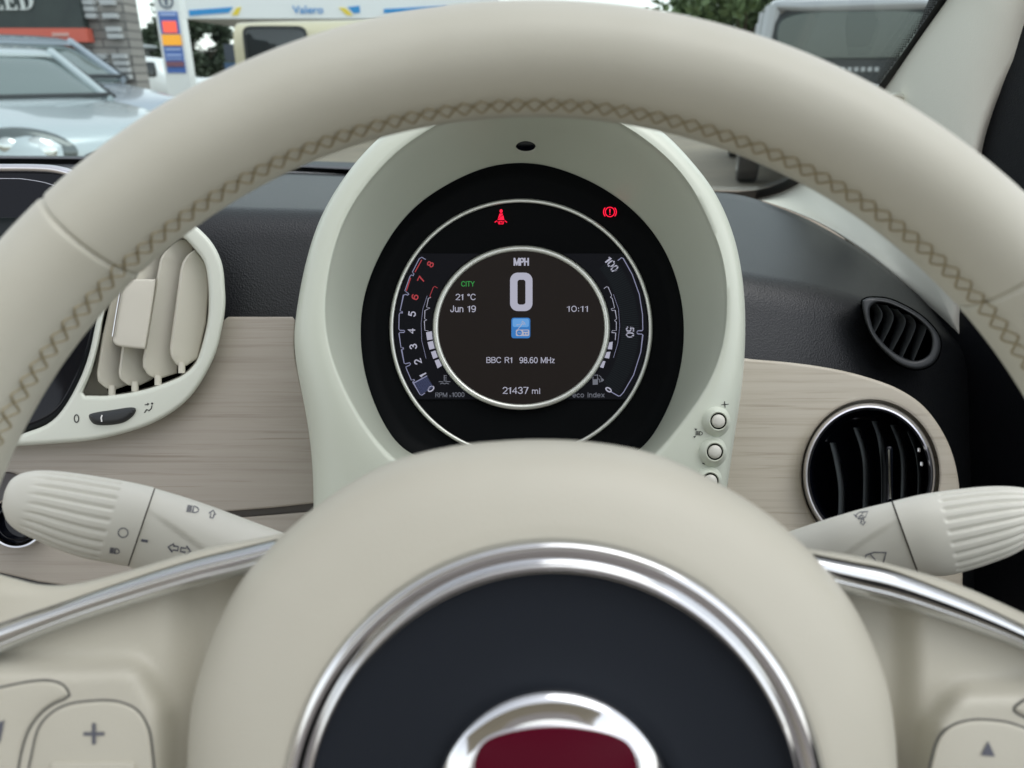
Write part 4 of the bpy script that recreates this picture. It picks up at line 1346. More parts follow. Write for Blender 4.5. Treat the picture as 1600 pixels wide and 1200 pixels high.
b3, z3 = wheel_button([(1453, 1215), (1458, 1180), (1468, 1152), (1488, 1134), (1520, 1125.5), (1560, 1127), (1590, 1134), (1620, 1150), (1636, 1180), (1640, 1215), (1630, 1300), (1580, 1330), (1500, 1330), (1460, 1300)], sRb, spR)
MB().poly([(1533, 1180), (1544, 1158), (1555, 1182)], z3 - .0003).build('triangle_symbol', M['print'], b3)
b4, z4 = wheel_button([(1585, 1110), (1592, 1100), (1610, 1092), (1650, 1086), (1720, 1090), (1760, 1120), (1720, 1150), (1640, 1134), (1606, 1122)], sRb, spR)
MB().plate([(1578, 1104)] + [(1578, 1108), (1582, 1106)], z4, .001, .0001, 1)

# ------------------------------------------------------------------ the car park outside
def superell(w, z0, z1, n=28, e=3.2):
    out = []
    zc, zh = (z0 + z1) / 2, (z1 - z0) / 2
    for k in range(n):
        a = 2 * math.pi * k / n
        c, s = math.cos(a), math.sin(a)
        out.append((w * math.copysign(abs(c) ** (2 / e), c), zc + zh * math.copysign(abs(s) ** (2 / e), s)))
    return out

def vehicle(name, loc, rz, label, cat, paint, glassm, body, cabin, wheels, wheel_r, extra=None, group=None):
    """body, cabin: stations (distance along, half width, bottom, top). Front is -Y before turning."""
    root = thing(name, Vector((loc[0], loc[1], 0)), label, cat, group)
    rot = Matrix.Rotation(rz, 3, 'Z')
    L = Vector((loc[0], loc[1], 0))
    def tr(x, y, z):
        return L + rot @ Vector((x, y, z))
    def skin(st, e):
        S = spl([(a, b, c) for a, b, c, d in st], 40), spl([(a, b, d) for a, b, c, d in st], 40)
        rings = []
        for lo_, hi_ in zip(*S):
            rings.append([tr(x, lo_.x, z) for x, z in superell(lo_.y, lo_.z, max(hi_.z, lo_.z + .01), 32, e)])
        return rings
    MB().loft(skin(body, 4.0), True, True, True).build('body', paint, root, sharp=60)
    if cabin:
        MB().loft(skin(cabin['glass'], cabin.get('e', 5.0)), True, True, True).build('glasshouse', glassm, root, sharp=60)
        rf_ = MB()
        rf_.loft(skin(cabin['roof'], cabin.get('e', 5.0)), True, True, True)
        rfb = rf_.build('roof', paint, root, sharp=60)
        for (a, b) in cabin.get('posts', []):
            for s in (-1, 1):
                p0, p1 = tr(a[0] * s, a[1], a[2]), tr(b[0] * s, b[1], b[2])
                MB().tube([p0.lerp(p1, t / 6) for t in range(7)], cabin.get('post_r', .05), 8).build('pillar', paint, root)
    for (x, y) in wheels:
        tyre = MB()
        w2 = .11
        rings = []
        for dx, r_ in ((-w2, wheel_r * .62), (-w2, wheel_r * .93), (-w2 * .7, wheel_r), (w2 * .7, wheel_r), (w2, wheel_r * .93), (w2, wheel_r * .62)):
            rings.append([tr(x + dx, y + r_ * math.cos(2 * math.pi * k / 28), wheel_r + r_ * math.sin(2 * math.pi * k / 28)) for k in range(28)])
        wh = tyre.loft(rings, True, True, True).build('wheel', M['tyre'], root)
        so_ = w2 + .004
        sgn = 1 if x > 0 else -1
        rr_ = MB()
        rr_.loft([[tr(x + sgn * so_ * f, y + wheel_r * q * math.cos(2 * math.pi * k / 28), wheel_r + wheel_r * q * math.sin(2 * math.pi * k / 28)) for k in range(28)] for f, q in ((.98, .64), (1.02, .62), (.85, .5), (.95, .15))], True, False, True)
        rr_.build('rim', M['alloy'], wh)
    if extra:
        extra(root, tr)
    return root

M['tyre'] = mat('tyre_rubber', (.02, .02, .02), .8)
M['alloy'] = mat('alloy', (.5, .5, .52), .35, 1.0)
M['silver'] = mat('silver_car_paint', (.47, .535, .56), .25, .2, coat=.8)
M['bluegrey'] = mat('blue_grey_car_paint', (.36, .41, .47), .25, .2, coat=.8)
M['greysilver'] = mat('warm_silver_car_paint', (.36, .37, .39), .28, .3, coat=.8)
M['whitepaint'] = mat('white_van_paint', (.78, .80, .80), .3, coat=.5)
M['cream'] = mat('cream_vehicle_paint', (.56, .51, .36), .4, coat=.3)
M['carglass'] = mat('car_glass', (.17, .215, .21), .05, .35, coat=.8)
M['darkglass'] = mat('dark_car_glass', (.02, .024, .026), .05, .0, coat=.6)
M['lamp'] = mat('headlamp_reflector', (.75, .78, .76), .12, .9)
M['lampdark'] = mat('headlamp_housing', (.10, .12, .12), .2, .4, coat=1.0)
M['darktrim'] = mat('dark_bumper_plastic', (.03, .034, .037), .5)

def sedan_cabin(z=0.0):
    return dict(
        glass=[(-.72, .66, .90 + z, .93 + z), (-.40, .69, .90 + z, 1.12 + z), (.05, .66, .90 + z, 1.33 + z), (.8, .64, .90 + z, 1.37 + z), (1.4, .62, .90 + z, 1.26 + z), (2.0, .60, .92 + z, .98 + z)],
        roof=[(-.02, .60, 1.30 + z, 1.325 + z), (.2, .62, 1.33 + z, 1.385 + z), (.7, .62, 1.36 + z, 1.42 + z), (1.2, .60, 1.30 + z, 1.37 + z), (1.5, .56, 1.24 + z, 1.27 + z)],
        posts=[((.70, -.72, .92 + z), (.60, .06, 1.35 + z)), ((.69, .75, .92 + z), (.62, .75, 1.38 + z)), ((.66, 2.0, .95 + z), (.58, 1.35, 1.31 + z))], post_r=.04)
sed_body = [(-2.15, .35, .42, .60), (-2.12, .60, .30, .68), (-1.98, .80, .22, .76), (-1.6, .88, .18, .84), (-.8, .89, .18, .95), (.4, .89, .18, .97), (1.5, .89, .2, .97), (2.0, .85, .25, .94), (2.25, .70, .35, .85), (2.3, .5, .4, .75)]
ZC = 0.0
def head_lamps(root, tr, paintname='silver'):
    for s in (-1, 1):
        def at(u, v, d=0.0):
            # lamp sits on the swept front corner
            return tr(s * (.64 + u + .5 * d), -1.96 + .75 * u + .20 * v - d, .64 + v)
        hous = MB()
        rings = []
        for f, d in ((1.12, -.02), (1.10, .005), (1.0, .02), (.9, .035), (.5, .045), (.02, .05)):
            rings.append([at(  .23 * f * math.cos(2 * math.pi * k / 28), .125 * f * math.sin(2 * math.pi * k / 28) + .03 * math.cos(2 * math.pi * k / 28) * f, d) for k in range(28)])
        h_ = hous.loft(rings, True, False, True).build('headlight', M['lampdark'], root)
        for (u, v, r_) in ((-.06, -.01, .088), (.10, .02, .060)):
            q = MB()
            q.loft([[at(u + r_ * f * math.cos(2 * math.pi * k / 24), v + r_ * f * math.sin(2 * math.pi * k / 24), d) for k in range(24)] for f, d in ((1.0, .03), (1.0, .06), (.85, .075), (.4, .085), (.02, .087))], True, False, True)
            q.build('reflector', M['lamp'], h_)
    MB().tube([tr(.70 * (k / 6 - 1), -.76 + .05 * abs(k / 6 - 1), .965 + ZC) for k in range(13)], .022, 8).build('wiper_cowl', M['darktrim'], root)
    for s in (-1, 1):
        MB().tube([tr(s * .735, -.74, .95 + ZC), tr(s * .69, -.34, 1.15 + ZC), tr(s * .635, .05, 1.345 + ZC)], .016, 6).build('window_seal', M['darktrim'], root)
    MB().loft([[tr(x, -2.13 - .0 * x, z) for x, z in superell(.36, .46, .60, 24, 4)], [tr(x, -2.175, z) for x, z in superell(.34, .475, .585, 24, 4)]], True, False, True).build('grille', M['darktrim'], root)
def car_at(px, dist):
    x, y = ground_at(px, dist)
    return (x, y)
silver = vehicle('parked_car', (-4.818, 7.657), R(54), 'pale silver saloon car with round headlight nearest at the left, its bonnet towards us', 'car', M['silver'], M['carglass'],
                 sed_body, sedan_cabin(), [(-.80, -1.35), (.80, -1.35), (-.80, 1.35), (.80, 1.35)], .31, head_lamps)
ZC = .16
bluec = vehicle('parked_car', (-5.509, 9.422), R(58), 'blue grey saloon car standing just behind the pale silver car', 'car', M['bluegrey'], M['carglass'],
                [(a, b, c, d + .12) for a, b, c, d in sed_body], sedan_cabin(.16), [(-.80, -1.35), (.80, -1.35), (-.80, 1.35), (.80, 1.35)], .33, head_lamps)

# silver estate seen from behind at the right
def suv_extra(root, tr):
    # rear is -Y here
    MB().loft([[tr(x, -2.10, z) for x, z in superell(.745, 1.27, 1.73, 40, 4.2)], [tr(x, -2.135, z) for x, z in superell(.71, 1.295, 1.705, 40, 4.2)]], True, False, True).build('rear_window', M['carglass2'], root)
    MB().loft([[tr(x, -2.095, z) for x, z in superell(.79, 1.02, 1.77, 40, 4.2)], [tr(x, -2.120, z) for x, z in superell(.77, 1.04, 1.75, 40, 4.2)]], True, False, True).build('window_surround', M['darktrim'], root)
    MB().loft([[tr(x, -2.16, z) for x, z in superell(.88, .26, .70, 28, 5)], [tr(x, -2.30, z) for x, z in superell(.86, .28, .68, 28, 5)], [tr(x, -2.32, z) for x, z in superell(.82, .32, .64, 28, 5)]], True, False, True).build('bumper', M['darktrim'], root)
    MB().loft([[tr(x, -2.14, z) for x, z in superell(.70, .62, .98, 28, 6)], [tr(x, -2.175, z) for x, z in superell(.68, .64, .95, 28, 6)]], True, False, True).build('tailgate', M['darksilver'], root)
    for s in (-1, 1):
        MB().loft([[tr(s * .80 + x * .09, -2.08, z) for x, z in superell(1, .78, 1.25, 20, 4)], [tr(s * .79 + x * .08, -2.16, z) for x, z in superell(1, .80, 1.22, 20, 4)]], True, False, True).build('tail_light', M['taillight'], root)
    lt = MB()
    for k in range(7):
        x = -.12 + k * .062
        lt.box((-.02, 0, 0), (-.02, 0, 0)) if False else None
        c0 = tr(x, -2.18, 1.00)
        lt.loft([[tr(x + dx, -2.118, 1.17 + dz) for dx, dz in ((-.02, 0), (.02, 0), (.02, .04), (-.02, .04))], [tr(x + dx, -2.135, 1.17 + dz) for dx, dz in ((-.018, .002), (.018, .002), (.018, .038), (-.018, .038))]], True, False, True)
    lt.build('badge_lettering', M['badgegrey'], root)
M['carglass2'] = mat('tinted_rear_glass', (.045, .06, .057), .05, .3, coat=.8)
M['darksilver'] = mat('tailgate_paint', (.13, .14, .15), .3, .3, coat=.6)
M['badgegrey'] = mat('badge_grey', (.40, .42, .43), .5)
M['taillight'] = mat('tail_light_red', (.35, .02, .02), .15, coat=1.0)
sx, sy = 3.80, 10.25
suv = vehicle('parked_estate_car', (sx, sy), R(-13), 'silver estate car seen from behind through the right of the windscreen', 'car', M['greysilver'], M['darkglass'],
              [(-2.17, .80, .36, 1.0), (-2.12, .87, .30, 1.06), (-1.9, .90, .26, 1.08), (0, .91, .25, 1.08), (1.4, .90, .25, 1.05), (2.2, .82, .3, .95), (2.45, .6, .4, .8)],
              dict(e=2.7, glass=[(-2.08, .74, 1.02, 1.30), (-2.04, .76, 1.02, 1.68), (-1.8, .77, 1.02, 1.76), (0, .76, 1.02, 1.79), (.7, .72, 1.02, 1.65), (1.3, .66, 1.02, 1.1)],
                   roof=[(-2.14, .72, 1.73, 1.79), (-2.08, .80, 1.70, 1.84), (-1.6, .79, 1.74, 1.885), (0, .78, 1.76, 1.89), (.6, .72, 1.68, 1.79), (.8, .66, 1.62, 1.70)],
                   posts=[((.84, -2.06, 1.03), (.77, -2.06, 1.77)), ((.83, -1.96, 1.03), (.77, -1.92, 1.77)), ((.80, -.8, 1.05), (.76, -.8, 1.79)), ((.78, .3, 1.05), (.73, .2, 1.72))], post_r=.075),
              [(-.82, -1.45), (.82, -1.45), (-.82, 1.45), (.82, 1.45)], .34, suv_extra)

# cream box bodied vehicle in the middle distance
def cream_extra(root, tr):
    def win(y0, y1, z0, z1, side):
        w_ = MB()
        f_ = MB()
        f_.loft([[tr(side * .932, y, z) for y, z in rr2] for rr2 in (superell_yz(y0 - .05, y1 + .05, z0 - .05, z1 + .05), superell_yz(y0, y1, z0, z1))], True)
        fr_ = f_.build('window', M['darktrim'], root)
        w_.loft([[tr(side * .926, y, z) for y, z in superell_yz(y0, y1, z0, z1)], [tr(side * .936, y, z) for y, z in superell_yz(y0 + .03, y1 - .03, z0 + .03, z1 - .03)]], True, False, True)
        w_.build('pane', M['darkglass'], fr_)
    for (a, b, c, d) in ((-2.22, -1.12, 1.12, 1.92), (-.2, .9, 1.28, 1.92), (1.1, 1.9, 1.28, 1.92)):
        win(a, b, c, d, 1)
        win(a, b, c, d, -1)
def superell_yz(y0, y1, z0, z1, e=8, n=24):
    yc, yh, zc, zh = (y0 + y1) / 2, (y1 - y0) / 2, (z0 + z1) / 2, (z1 - z0) / 2
    out = []
    for k in range(n):
        a = 2 * math.pi * k / n
        c, s = math.cos(a), math.sin(a)
        out.append((yc + yh * math.copysign(abs(c) ** (2 / e), c), zc + zh * math.copysign(abs(s) ** (2 / e), s)))
    return out
cx2, cy2 = -2.71, 16.5
cream = vehicle('cream_van', (cx2, cy2), R(-90), 'cream box van with a big dark side window standing before the filling station', 'van', M['cream'], M['darkglass'],
                [(-2.35, .90, .40, 2.02), (-2.3, .93, .38, 2.06), (0, .93, .36, 2.10), (2.2, .93, .36, 2.10), (2.4, .90, .4, 2.0), (2.5, .85, .45, 1.3), (3.3, .82, .45, 1.2), (3.4, .7, .5, 1.0)], None,
                [(-.80, -1.35), (.80, -1.35), (-.80, 2.35), (.80, 2.35)], .36, cream_extra)

def white_van(px, dist, rz, label, h, pick=False):
    x, y = ground_at(px, dist)
    def ex(root, tr):
        for s in (-1, 1):
            if pick:
                for (a, b) in ((-.55, .25), (.35, 1.05)):
                    MB().loft([[tr(s * .87, yy, zz) for yy, zz in superell_yz(a, b, 1.05, 1.5)], [tr(s * .90, yy, zz) for yy, zz in superell_yz(a + .04, b - .04, 1.08, 1.47)]], True, False, True).build('window', M['darkglass'], root)
            else:
                MB().loft([[tr(s * .90, yy, zz) for yy, zz in superell_yz(-1.2, -.35, 1.15, 1.7, 4)], [tr(s * .96, yy, zz) for yy, zz in superell_yz(-1.15, -.4, 1.18, 1.67, 4)]], True, False, True).build('window', M['darkglass'], root)
                MB().loft([[tr(s * .93, yy, zz) for yy, zz in superell_yz(-.15, .25, .65, 1.05, 6)], [tr(s * .965, yy, zz) for yy, zz in superell_yz(-.12, .22, .68, 1.02, 6)]], True, False, True).build('blue_panel', M['bluepanel'], root)
    if pick:
        bd = [(-2.4, .6, .45, .85), (-2.2, .82, .4, 1.0), (-1.0, .88, .35, 1.08), (-.7, .88, .35, 1.35), (-.2, .87, .35, 1.62), (1.1, .87, .35, 1.64), (1.5, .87, .35, 1.3), (2.3, .88, .4, 1.1), (2.5, .85, .45, 1.05)]
    else:
        bd = [(-2.4, .7, .45, .9), (-2.2, .85, .4, 1.1), (-1.5, .92, .35, 1.3), (-.9, .93, .35, h * .92), (-.4, .94, .35, h), (2.2, .94, .35, h), (2.5, .9, .4, h * .96)]
    return vehicle('white_pickup' if pick else 'white_van', (x, y), rz, label, 'pickup' if pick else 'van', M['whitepaint'], M['darkglass'], bd, None, [(-.80, -1.55), (.80, -1.55), (-.80, 1.55), (.80, 1.55)], .34, ex)
M['bluepanel'] = mat('blue_sticker', (.08, .28, .70), .5)
white_van(216, 27, R(80), 'white panel van left of the price totem in the distance', 2.0)
white_van(322, 27, R(82), 'white pickup right of the price totem in the distance', 1.6, True)

# price totem
def face_box(px0, px1, zlo, zhi, dist, depth=.3):
    x0, x1 = (px0 - 800) / FPX * dist / CT, (px1 - 800) / FPX * dist / CT
    return (x0, dist, zlo), (x1, dist + depth, zhi)
def height_at(py, dist):
    d = W(800, py, 1) - EYE
    return EYE.z + d.z / d.y * dist
TD = 20.0
def tx(px):
    # picture column of something about y 60 at distance TD
    return (px - 800) / FPX * (TD / (CT + .45 * ST))
tot = thing('price_totem', (tx(270), TD, 0), 'white and blue fuel price totem with red and orange price panels', 'sign')
x0t, x1t = tx(249), tx(288)
MB().box((x0t, TD, 0), (x1t, TD + .35, height_at(-60, TD))).build('post', M['whitepaint'], tot, flatshade=True)
M['signblue'] = mat('sign_blue', (.07, .16, .48), .4)
M['signred'] = mat('price_panel_red', (.5, .03, .02), .4, emit=(1.0, .16, .09), estr=.5)
M['signorange'] = mat('price_panel_orange', (.75, .32, .02), .4, emit=(1.0, .45, .05), estr=.25)
M['signgrey'] = mat('sign_grey_red', (.22, .10, .14), .5)
def tband(y0, y1, m, name, f0=.12, f1=.88, pr=.02):
    return MB().box((x0t + (x1t - x0t) * f0, TD - pr, height_at(y1, TD)), (x0t + (x1t - x0t) * f1, TD + .05, height_at(y0, TD))).build(name, m, tot, flatshade=True)
bl = tband(18, 114, M['signblue'], 'blue_panel')
tband(33, 51, M['signred'], 'price_panel', .24, .78, .05)
tband(54, 71, M['signorange'], 'price_panel', .14, .88, .05)
tband(96, 104, M['signgrey'], 'price_panel', .14, .86, .05)
for (y0, y1) in ((20, 25), (75, 79), (84, 88), (91, 93)):
    tband(y0, y1, M['whitestripe'] if 'whitestripe' in M else M.setdefault('whitestripe', mat('pale_sign_stripe', (.35, .45, .75), .5)), 'caption_strip', .2, .82, .035)
lx, lz = (x0t + x1t) / 2, height_at(1, TD)
lg = MB()
lg.loft([[Vector((lx + r_ * math.cos(2 * math.pi * k / 32), TD - dy, lz + r_ * math.sin(2 * math.pi * k / 32))) for k in range(32)] for r_, dy in ((.17, 0.0), (.17, .03), (.135, .03), (.13, 0.0))])
lg.box((lx - .03, TD - .03, lz - .10), (lx + .03, TD, lz + .10))
lg.box((lx - .10, TD - .032, lz + .04), (lx + .10, TD, lz + .09))
lg.build('round_emblem', mat('emblem_grey', (.12, .15, .2), .5), tot)

# filling station canopy
CD = 38.0
def cxp(px):
    return (px - 800) / FPX * (CD / (CT + .48 * ST))
can = thing('filling_station_canopy', (cxp(500), CD, 0), 'white filling station canopy with blue stripes and blue lettering', 'canopy')
zb_, zt_ = height_at(29, CD), height_at(-6, CD)
MB().box((cxp(284), CD, zb_), (cxp(780), CD + 9, zt_)).build('fascia', mat('canopy_white', (.80, .82, .83), .4), can, flatshade=True)
M['stripeblue'] = mat('stripe_blue', (.03, .27, .62), .45)
M['stripeyellow'] = mat('stripe_yellow', (.80, .62, .06), .45)
def cpoly(pts, name, m):
    f_ = [Vector((cxp(x), CD - .03, height_at(y, CD))) for x, y in pts]
    b_ = [p + Vector((0, .05, 0)) for p in f_]
    MB().loft([b_, f_], True, True, True).build(name, m, can, flatshade=True)
cpoly([(296, 25), (296, 16), (366, 11), (358, 20)], 'stripe', M['stripeblue'])
cpoly([(362, 24), (371, 12), (379, 11), (372, 24)], 'stripe', M['stripeyellow'])
cpoly([(530, 12), (540, 12), (552, 24), (542, 24)], 'stripe', M['stripeyellow'])
cpoly([(544, 11), (563, 9), (563, 20), (553, 21)], 'stripe', M['stripeblue'])
cpoly([(600, 21), (600, 14), (700, 9), (690, 15)], 'stripe', M['stripeblue'])
vs_t, fs_t = text_tris('Valero', .02)
tx0, tx1 = min(v.x for v in vs_t), max(v.x for v in vs_t)
ty0, ty1 = min(v.y for v in vs_t), max(v.y for v in vs_t)
lw_, zlo_, zhi_ = cxp(506) - cxp(458), height_at(21.5, CD), height_at(9, CD)
MB().add([Vector((cxp(458) + (v.x - tx0) / (tx1 - tx0) * lw_, CD - .04, zlo_ + (v.y - ty0) / (ty1 - ty0) * (zhi_ - zlo_))) for v in vs_t], fs_t).build('lettering', mat('lettering_blue', (.10, .30, .62), .5), can)
for px in (357, 640, 720):
    MB().box((cxp(px) - .18, CD + 3, 0), (cxp(px) + .18, CD + 3.4, zb_ + .02)).build('column', M['signgreyblue'] if 'signgreyblue' in M else M.setdefault('signgreyblue', mat('column_grey_blue', (.14, .18, .24), .5)), can, flatshade=True)
pu = thing('fuel_pump', (cxp(357), CD - 6, 0), 'dark blue fuel pump under the left end of the canopy', 'fuel pump')
pxm = (357 - 800) / FPX * ((CD - 6) / (CT + .45 * ST))
MB().box((pxm - .28, CD - 6, 0), (pxm + .28, CD - 5.4, 1.55)).build('cabinet', mat('pump_blue', (.05, .10, .19), .4), pu, flatshade=True)
MB().box((pxm - .22, CD - 6.03, 1.6), (pxm + .22, CD - 5.5, 2.2)).build('head', mat('pump_dark', (.04, .05, .07), .4), pu, flatshade=True)

# sign board and its brick wall at the far left
SD = 11.0
def sxp(px, up_=.45):
    return (px - 800) / FPX * (SD / (CT + up_ * ST))
wallm = bpy.data.materials.new('banded_stone')
wallm.use_nodes = True
nt = wallm.node_tree
bsd = nt.nodes['Principled BSDF']
bsd.inputs['Roughness'].default_value = .85
tcn = nt.nodes.new('ShaderNodeTexCoord')
mpn = nt.nodes.new('ShaderNodeMapping')
mpn.inputs['Rotation'].default_value = (R(-90), 0, 0)
nt.links.new(tcn.outputs['Object'], mpn.inputs['Vector'])
brk = nt.nodes.new('ShaderNodeTexBrick')
brk.inputs['Color1'].default_value = (.34, .32, .30, 1)
brk.inputs['Color2'].default_value = (.22, .21, .20, 1)
brk.inputs['Mortar'].default_value = (.13, .125, .12, 1)
brk.inputs['Scale'].default_value = 1.0
brk.inputs['Brick Width'].default_value = .34
brk.inputs['Row Height'].default_value = .105
brk.inputs['Mortar Size'].default_value = .012
nt.links.new(mpn.outputs[0], brk.inputs['Vector'])
nt.links.new(brk.outputs['Color'], bsd.inputs['Base Color'])
wallo = MB().box((sxp(-500), SD + .12, 0), (sxp(196), SD + .5, height_at(-80, SD))).build('stone_wall', wallm, flatshade=True)
tag(wallo, 'grey banded stone wall end behind the dark sign board', 'wall')
pier = MB()
for i in range(13):
    y = 3 + i * 10.6
    z = height_at(y, SD)
    for (a, b) in ((137, 153), (164, 185)):
        if i in (3, 7) or random.random() < .12:
            continue
        x0_, x1_ = sxp(a + y * .16 * .3), sxp(b + y * .16 * .3)
        pier.box((x0_, SD + .02, z - .030), (x1_, SD + .16, z + .030))
lo_ = pier.build('pale_block_course', mat('pale_stone', (.46, .47, .48), .8), None, flatshade=True)
lo_.parent = wallo
lo_.location = lo_.location - wallo.location
sb = thing('sign_board', (sxp(60), SD, height_at(66, SD)), 'dark sign board with pale serif letters EED and a red strip below', 'sign')
MB().box((sxp(-420), SD - .05, height_at(44, SD)), (sxp(137), SD + .10, height_at(-120, SD))).build('panel', mat('sign_charcoal', (.022, .030, .032), .4, var=(3, (.045, .06, .055), 1.0)), sb, flatshade=True)
MB().box((sxp(-420), SD - .07, height_at(66, SD)), (sxp(141), SD + .10, height_at(44.3, SD))).build('red_strip', mat('sign_red', (.62, .13, .09), .45), sb, flatshade=True)
lt = MB()
M['lettering'] = mat('pale_lettering', (.62, .64, .62), .5)
def slab_letter(ch, x0, x1, y0, y1):
    def bar(a, b, c, d):
        X0, X1 = sxp(x0 + (x1 - x0) * a), sxp(x0 + (x1 - x0) * b)
        Z0, Z1 = height_at(y1, SD), height_at(y0, SD)
        lt.box((X0, SD - .075, Z0 + (Z1 - Z0) * c), (X1, SD - .04, Z0 + (Z1 - Z0) * d))
    if ch == 'E':
        bar(.12, .36, 0, 1)
        bar(0, .12, 0, .07); bar(0, .12, .93, 1)
        bar(.36, 1, 0, .09); bar(.36, .95, .91, 1); bar(.36, .72, .46, .55)
        bar(.90, 1, .09, .26); bar(.87, .95, .76, .91); bar(.66, .74, .38, .46); bar(.66, .74, .55, .63)
    else:
        bar(.12, .36, 0, 1)
        bar(0, .12, 0, .07); bar(0, .12, .93, 1)
        X0, X1 = sxp(x0), sxp(x1)
        Z0, Z1 = height_at(y1, SD), height_at(y0, SD)
        def arc(f):
            out = []
            for k in range(17):
                a = -math.pi / 2 + math.pi * k / 16
                out.append((X0 + (X1 - X0) * (.36 + (.64 - f * .24) * math.cos(a)), (Z0 + Z1) / 2 + (Z1 - Z0) / 2 * (1 - f * .10) * math.sin(a)))
            return out
        o_, i_ = arc(0), arc(1)
        lt.loft([[Vector((x, SD - .04, z)) for x, z in o_], [Vector((x, SD - .075, z)) for x, z in o_], [Vector((x, SD - .075, z)) for x, z in i_], [Vector((x, SD - .04, z)) for x, z in i_]], closed=False)
slab_letter('E', 2, 20, -12, 16)
slab_letter('E', 24, 42, -12, 16)
slab_letter('D', 46, 68, -12, 16)
slab_letter('E', -21, -3, -12, 16)
lt.build('lettering', M['lettering'], sb, flatshade=True)
sm = MB()
xq = 88
for wch in (3, 2, 3, 2, 4, 3, 2, 4, 3):
    X0, X1 = sxp(xq), sxp(xq + wch * .8)
    sm.box((X0, SD - .085, height_at(57, SD)), (X1, SD - .06, height_at(51.5, SD)))
    xq += wch
sm.build('small_lettering', mat('pale_red_lettering', (.70, .42, .38), .5), sb, flatshade=True)

# distant low building and wall
hb = thing('white_shed', (-26, 50, 0), 'low white building with sloping roof far behind the white van', 'building')
x0_, x1_ = (200 - 800) / FPX * 46, (262 - 800) / FPX * 46
MB().add([(x0_ - 3, 46, 0), (x1_, 46, 0), (x1_, 54, 0), (x0_ - 3, 54, 0), (x0_ - 3, 46, 3.2), (x1_, 46, 2.4), (x1_, 54, 2.4), (x0_ - 3, 54, 3.2)],
         [(0, 1, 5, 4), (1, 2, 6, 5), (2, 3, 7, 6), (3, 0, 4, 7)]).build('wall', mat('shed_white', (.55, .58, .59), .7), hb, flatshade=True)
MB().add([(x0_ - 3.2, 45.8, 3.22), (x1_ + .2, 45.8, 2.42), (x1_ + .2, 54.2, 2.42), (x0_ - 3.2, 54.2, 3.22), (x0_ - 3.2, 45.8, 3.34), (x1_ + .2, 45.8, 2.54), (x1_ + .2, 54.2, 2.54), (x0_ - 3.2, 54.2, 3.34)],
         [(0, 1, 5, 4), (1, 2, 6, 5), (2, 3, 7, 6), (3, 0, 4, 7), (4, 5, 6, 7), (0, 3, 2, 1)]).build('roof', mat('shed_roof', (.42, .45, .46), .6), hb, flatshade=True)
lwl = MB().box((-24, 30.5, 0), (-9, 30.8, .75)).build('low_wall', mat('low_brick', (.16, .12, .10), .9), flatshade=True)
tag(lwl, 'low brown brick wall behind the white van and pickup', 'wall')

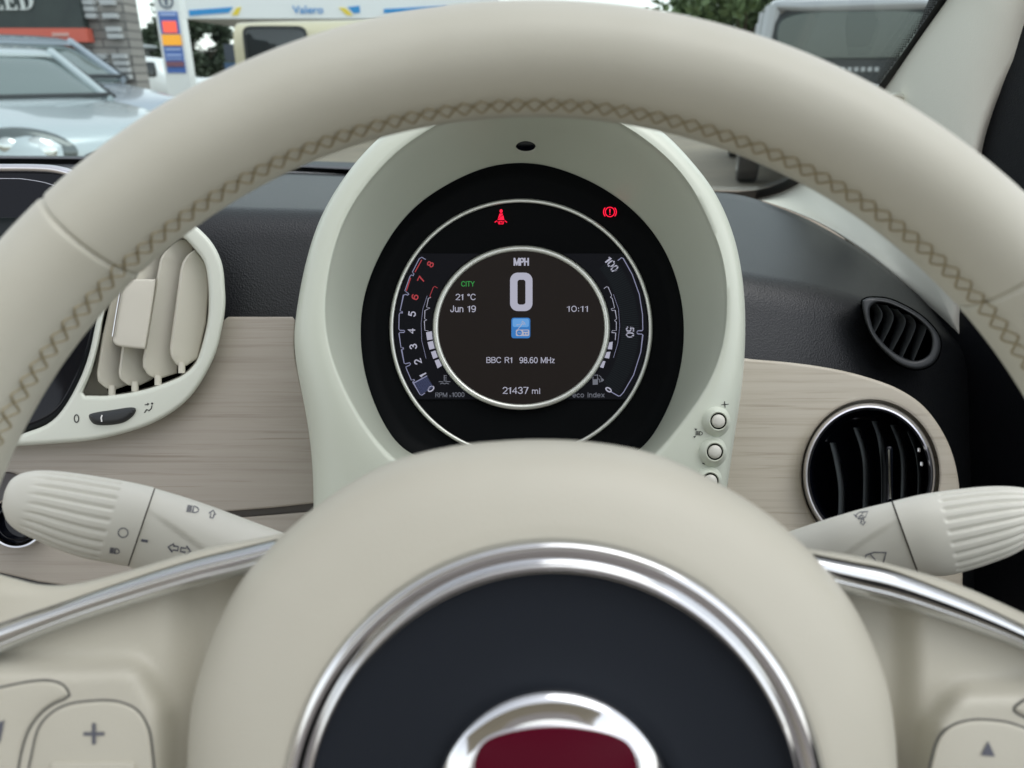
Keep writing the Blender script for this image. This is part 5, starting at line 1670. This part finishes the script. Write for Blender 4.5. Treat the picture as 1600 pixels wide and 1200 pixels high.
# trees
M['leafA'] = mat('leaf_green', (.11, .165, .065), .6, var=(.8, (.15, .21, .09), 1.0))
M['leafB'] = mat('leaf_dark_green', (.045, .068, .04), .6, var=(.8, (.075, .10, .058), 1.0))
M['bark'] = mat('bark', (.09, .07, .05), .9)
def tree(name, x, y, h, spread, label, leaf, seed, base=.25, n=4200, size=.34, group=None):
    rnd = random.Random(seed)
    t = thing(name, (x, y, 0), label, 'tree', group)
    tk = MB()
    tk.tube([Vector((x + .1 * math.sin(k), y, h * .62 * k / 6)) for k in range(7)], lambda q: .20 * (1 - q * .7) * h / 6, 10)
    for k in range(6):
        a = k * 1.05 + rnd.random()
        z0 = h * (.25 + .05 * k)
        tk.tube([Vector((x, y, z0)), Vector((x + math.cos(a) * spread * .3, y + math.sin(a) * spread * .3, z0 + h * .12)), Vector((x + math.cos(a) * spread * .6, y + math.sin(a) * spread * .6, z0 + h * .25))], lambda q: .07 * (1 - q * .7) * h / 6, 6)
    tk.build('trunk', M['bark'], t)
    clumps = []
    for k in range(26):
        a, rr = rnd.random() * 6.283, math.sqrt(rnd.random())
        zc = base + (1 - base) * rnd.random()
        prof = math.sin(math.pi * min(1, (zc - base * .6) / (1.05 - base * .6))) ** .6
        clumps.append((Vector((x + math.cos(a) * rr * spread * prof, y + math.sin(a) * rr * spread * prof, zc * h)), spread * (.22 + .2 * rnd.random())))
    lf = MB()
    for k in range(n):
        c, r_ = clumps[rnd.randrange(26)]
        d = Vector((rnd.gauss(0, 1), rnd.gauss(0, 1), rnd.gauss(0, 1))).normalized() * r_ * rnd.random() ** .4
        p = c + d
        s = size * (.6 + .8 * rnd.random())
        u = Vector((rnd.gauss(0, 1), rnd.gauss(0, 1), rnd.gauss(0, .6))).normalized()
        w = u.cross(Vector((rnd.gauss(0, 1), rnd.gauss(0, 1), rnd.gauss(0, 1)))).normalized()
        lf.add([p - u * s * .5, p + w * s * .25, p + u * s * .5, p - w * s * .25], [(0, 1, 2, 3)])
    lf.build('crown', leaf, t, flatshade=True)
    return t
def tat(px, d):
    return (px - 800) / FPX * d / (CT + .45 * ST), d
x_, y_ = tat(300, 48); tree('leafy_tree', x_, y_, 5.0, 2.2, 'dark green tree between the price totem and the canopy, left one', M['leafB'], 3, .12)
x_, y_ = tat(326, 50); tree('leafy_tree', x_, y_, 4.2, 1.8, 'lower dark green tree beside the left canopy column', M['leafB'], 4, .10)
x_, y_ = tat(232, 52); tree('leafy_tree', x_, y_, 3.4, 1.4, 'small dark tree above the white van roof', M['leafB'], 5, .15)
for i, (px, d, h, s, lab) in enumerate(((1050, 34, 4.2, 2.2, 'low green tree at the left end of the tree row beyond the wheel rim'),
                                        (1110, 30, 4.4, 2.3, 'green tree in the middle of the row left of the silver estate'),
                                        (1165, 27, 4.5, 2.2, 'tall green tree touching the left roof edge of the silver estate'),
                                        (1250, 29, 4.7, 2.4, 'green tree showing over the roof of the silver estate'),
                                        (1370, 31, 4.6, 2.6, 'green tree behind the right roof edge of the silver estate'))):
    x_, y_ = tat(px, d)
    tree('leafy_tree', x_, y_, h, s, lab, M['leafA'], 20 + i, .05, 4600)
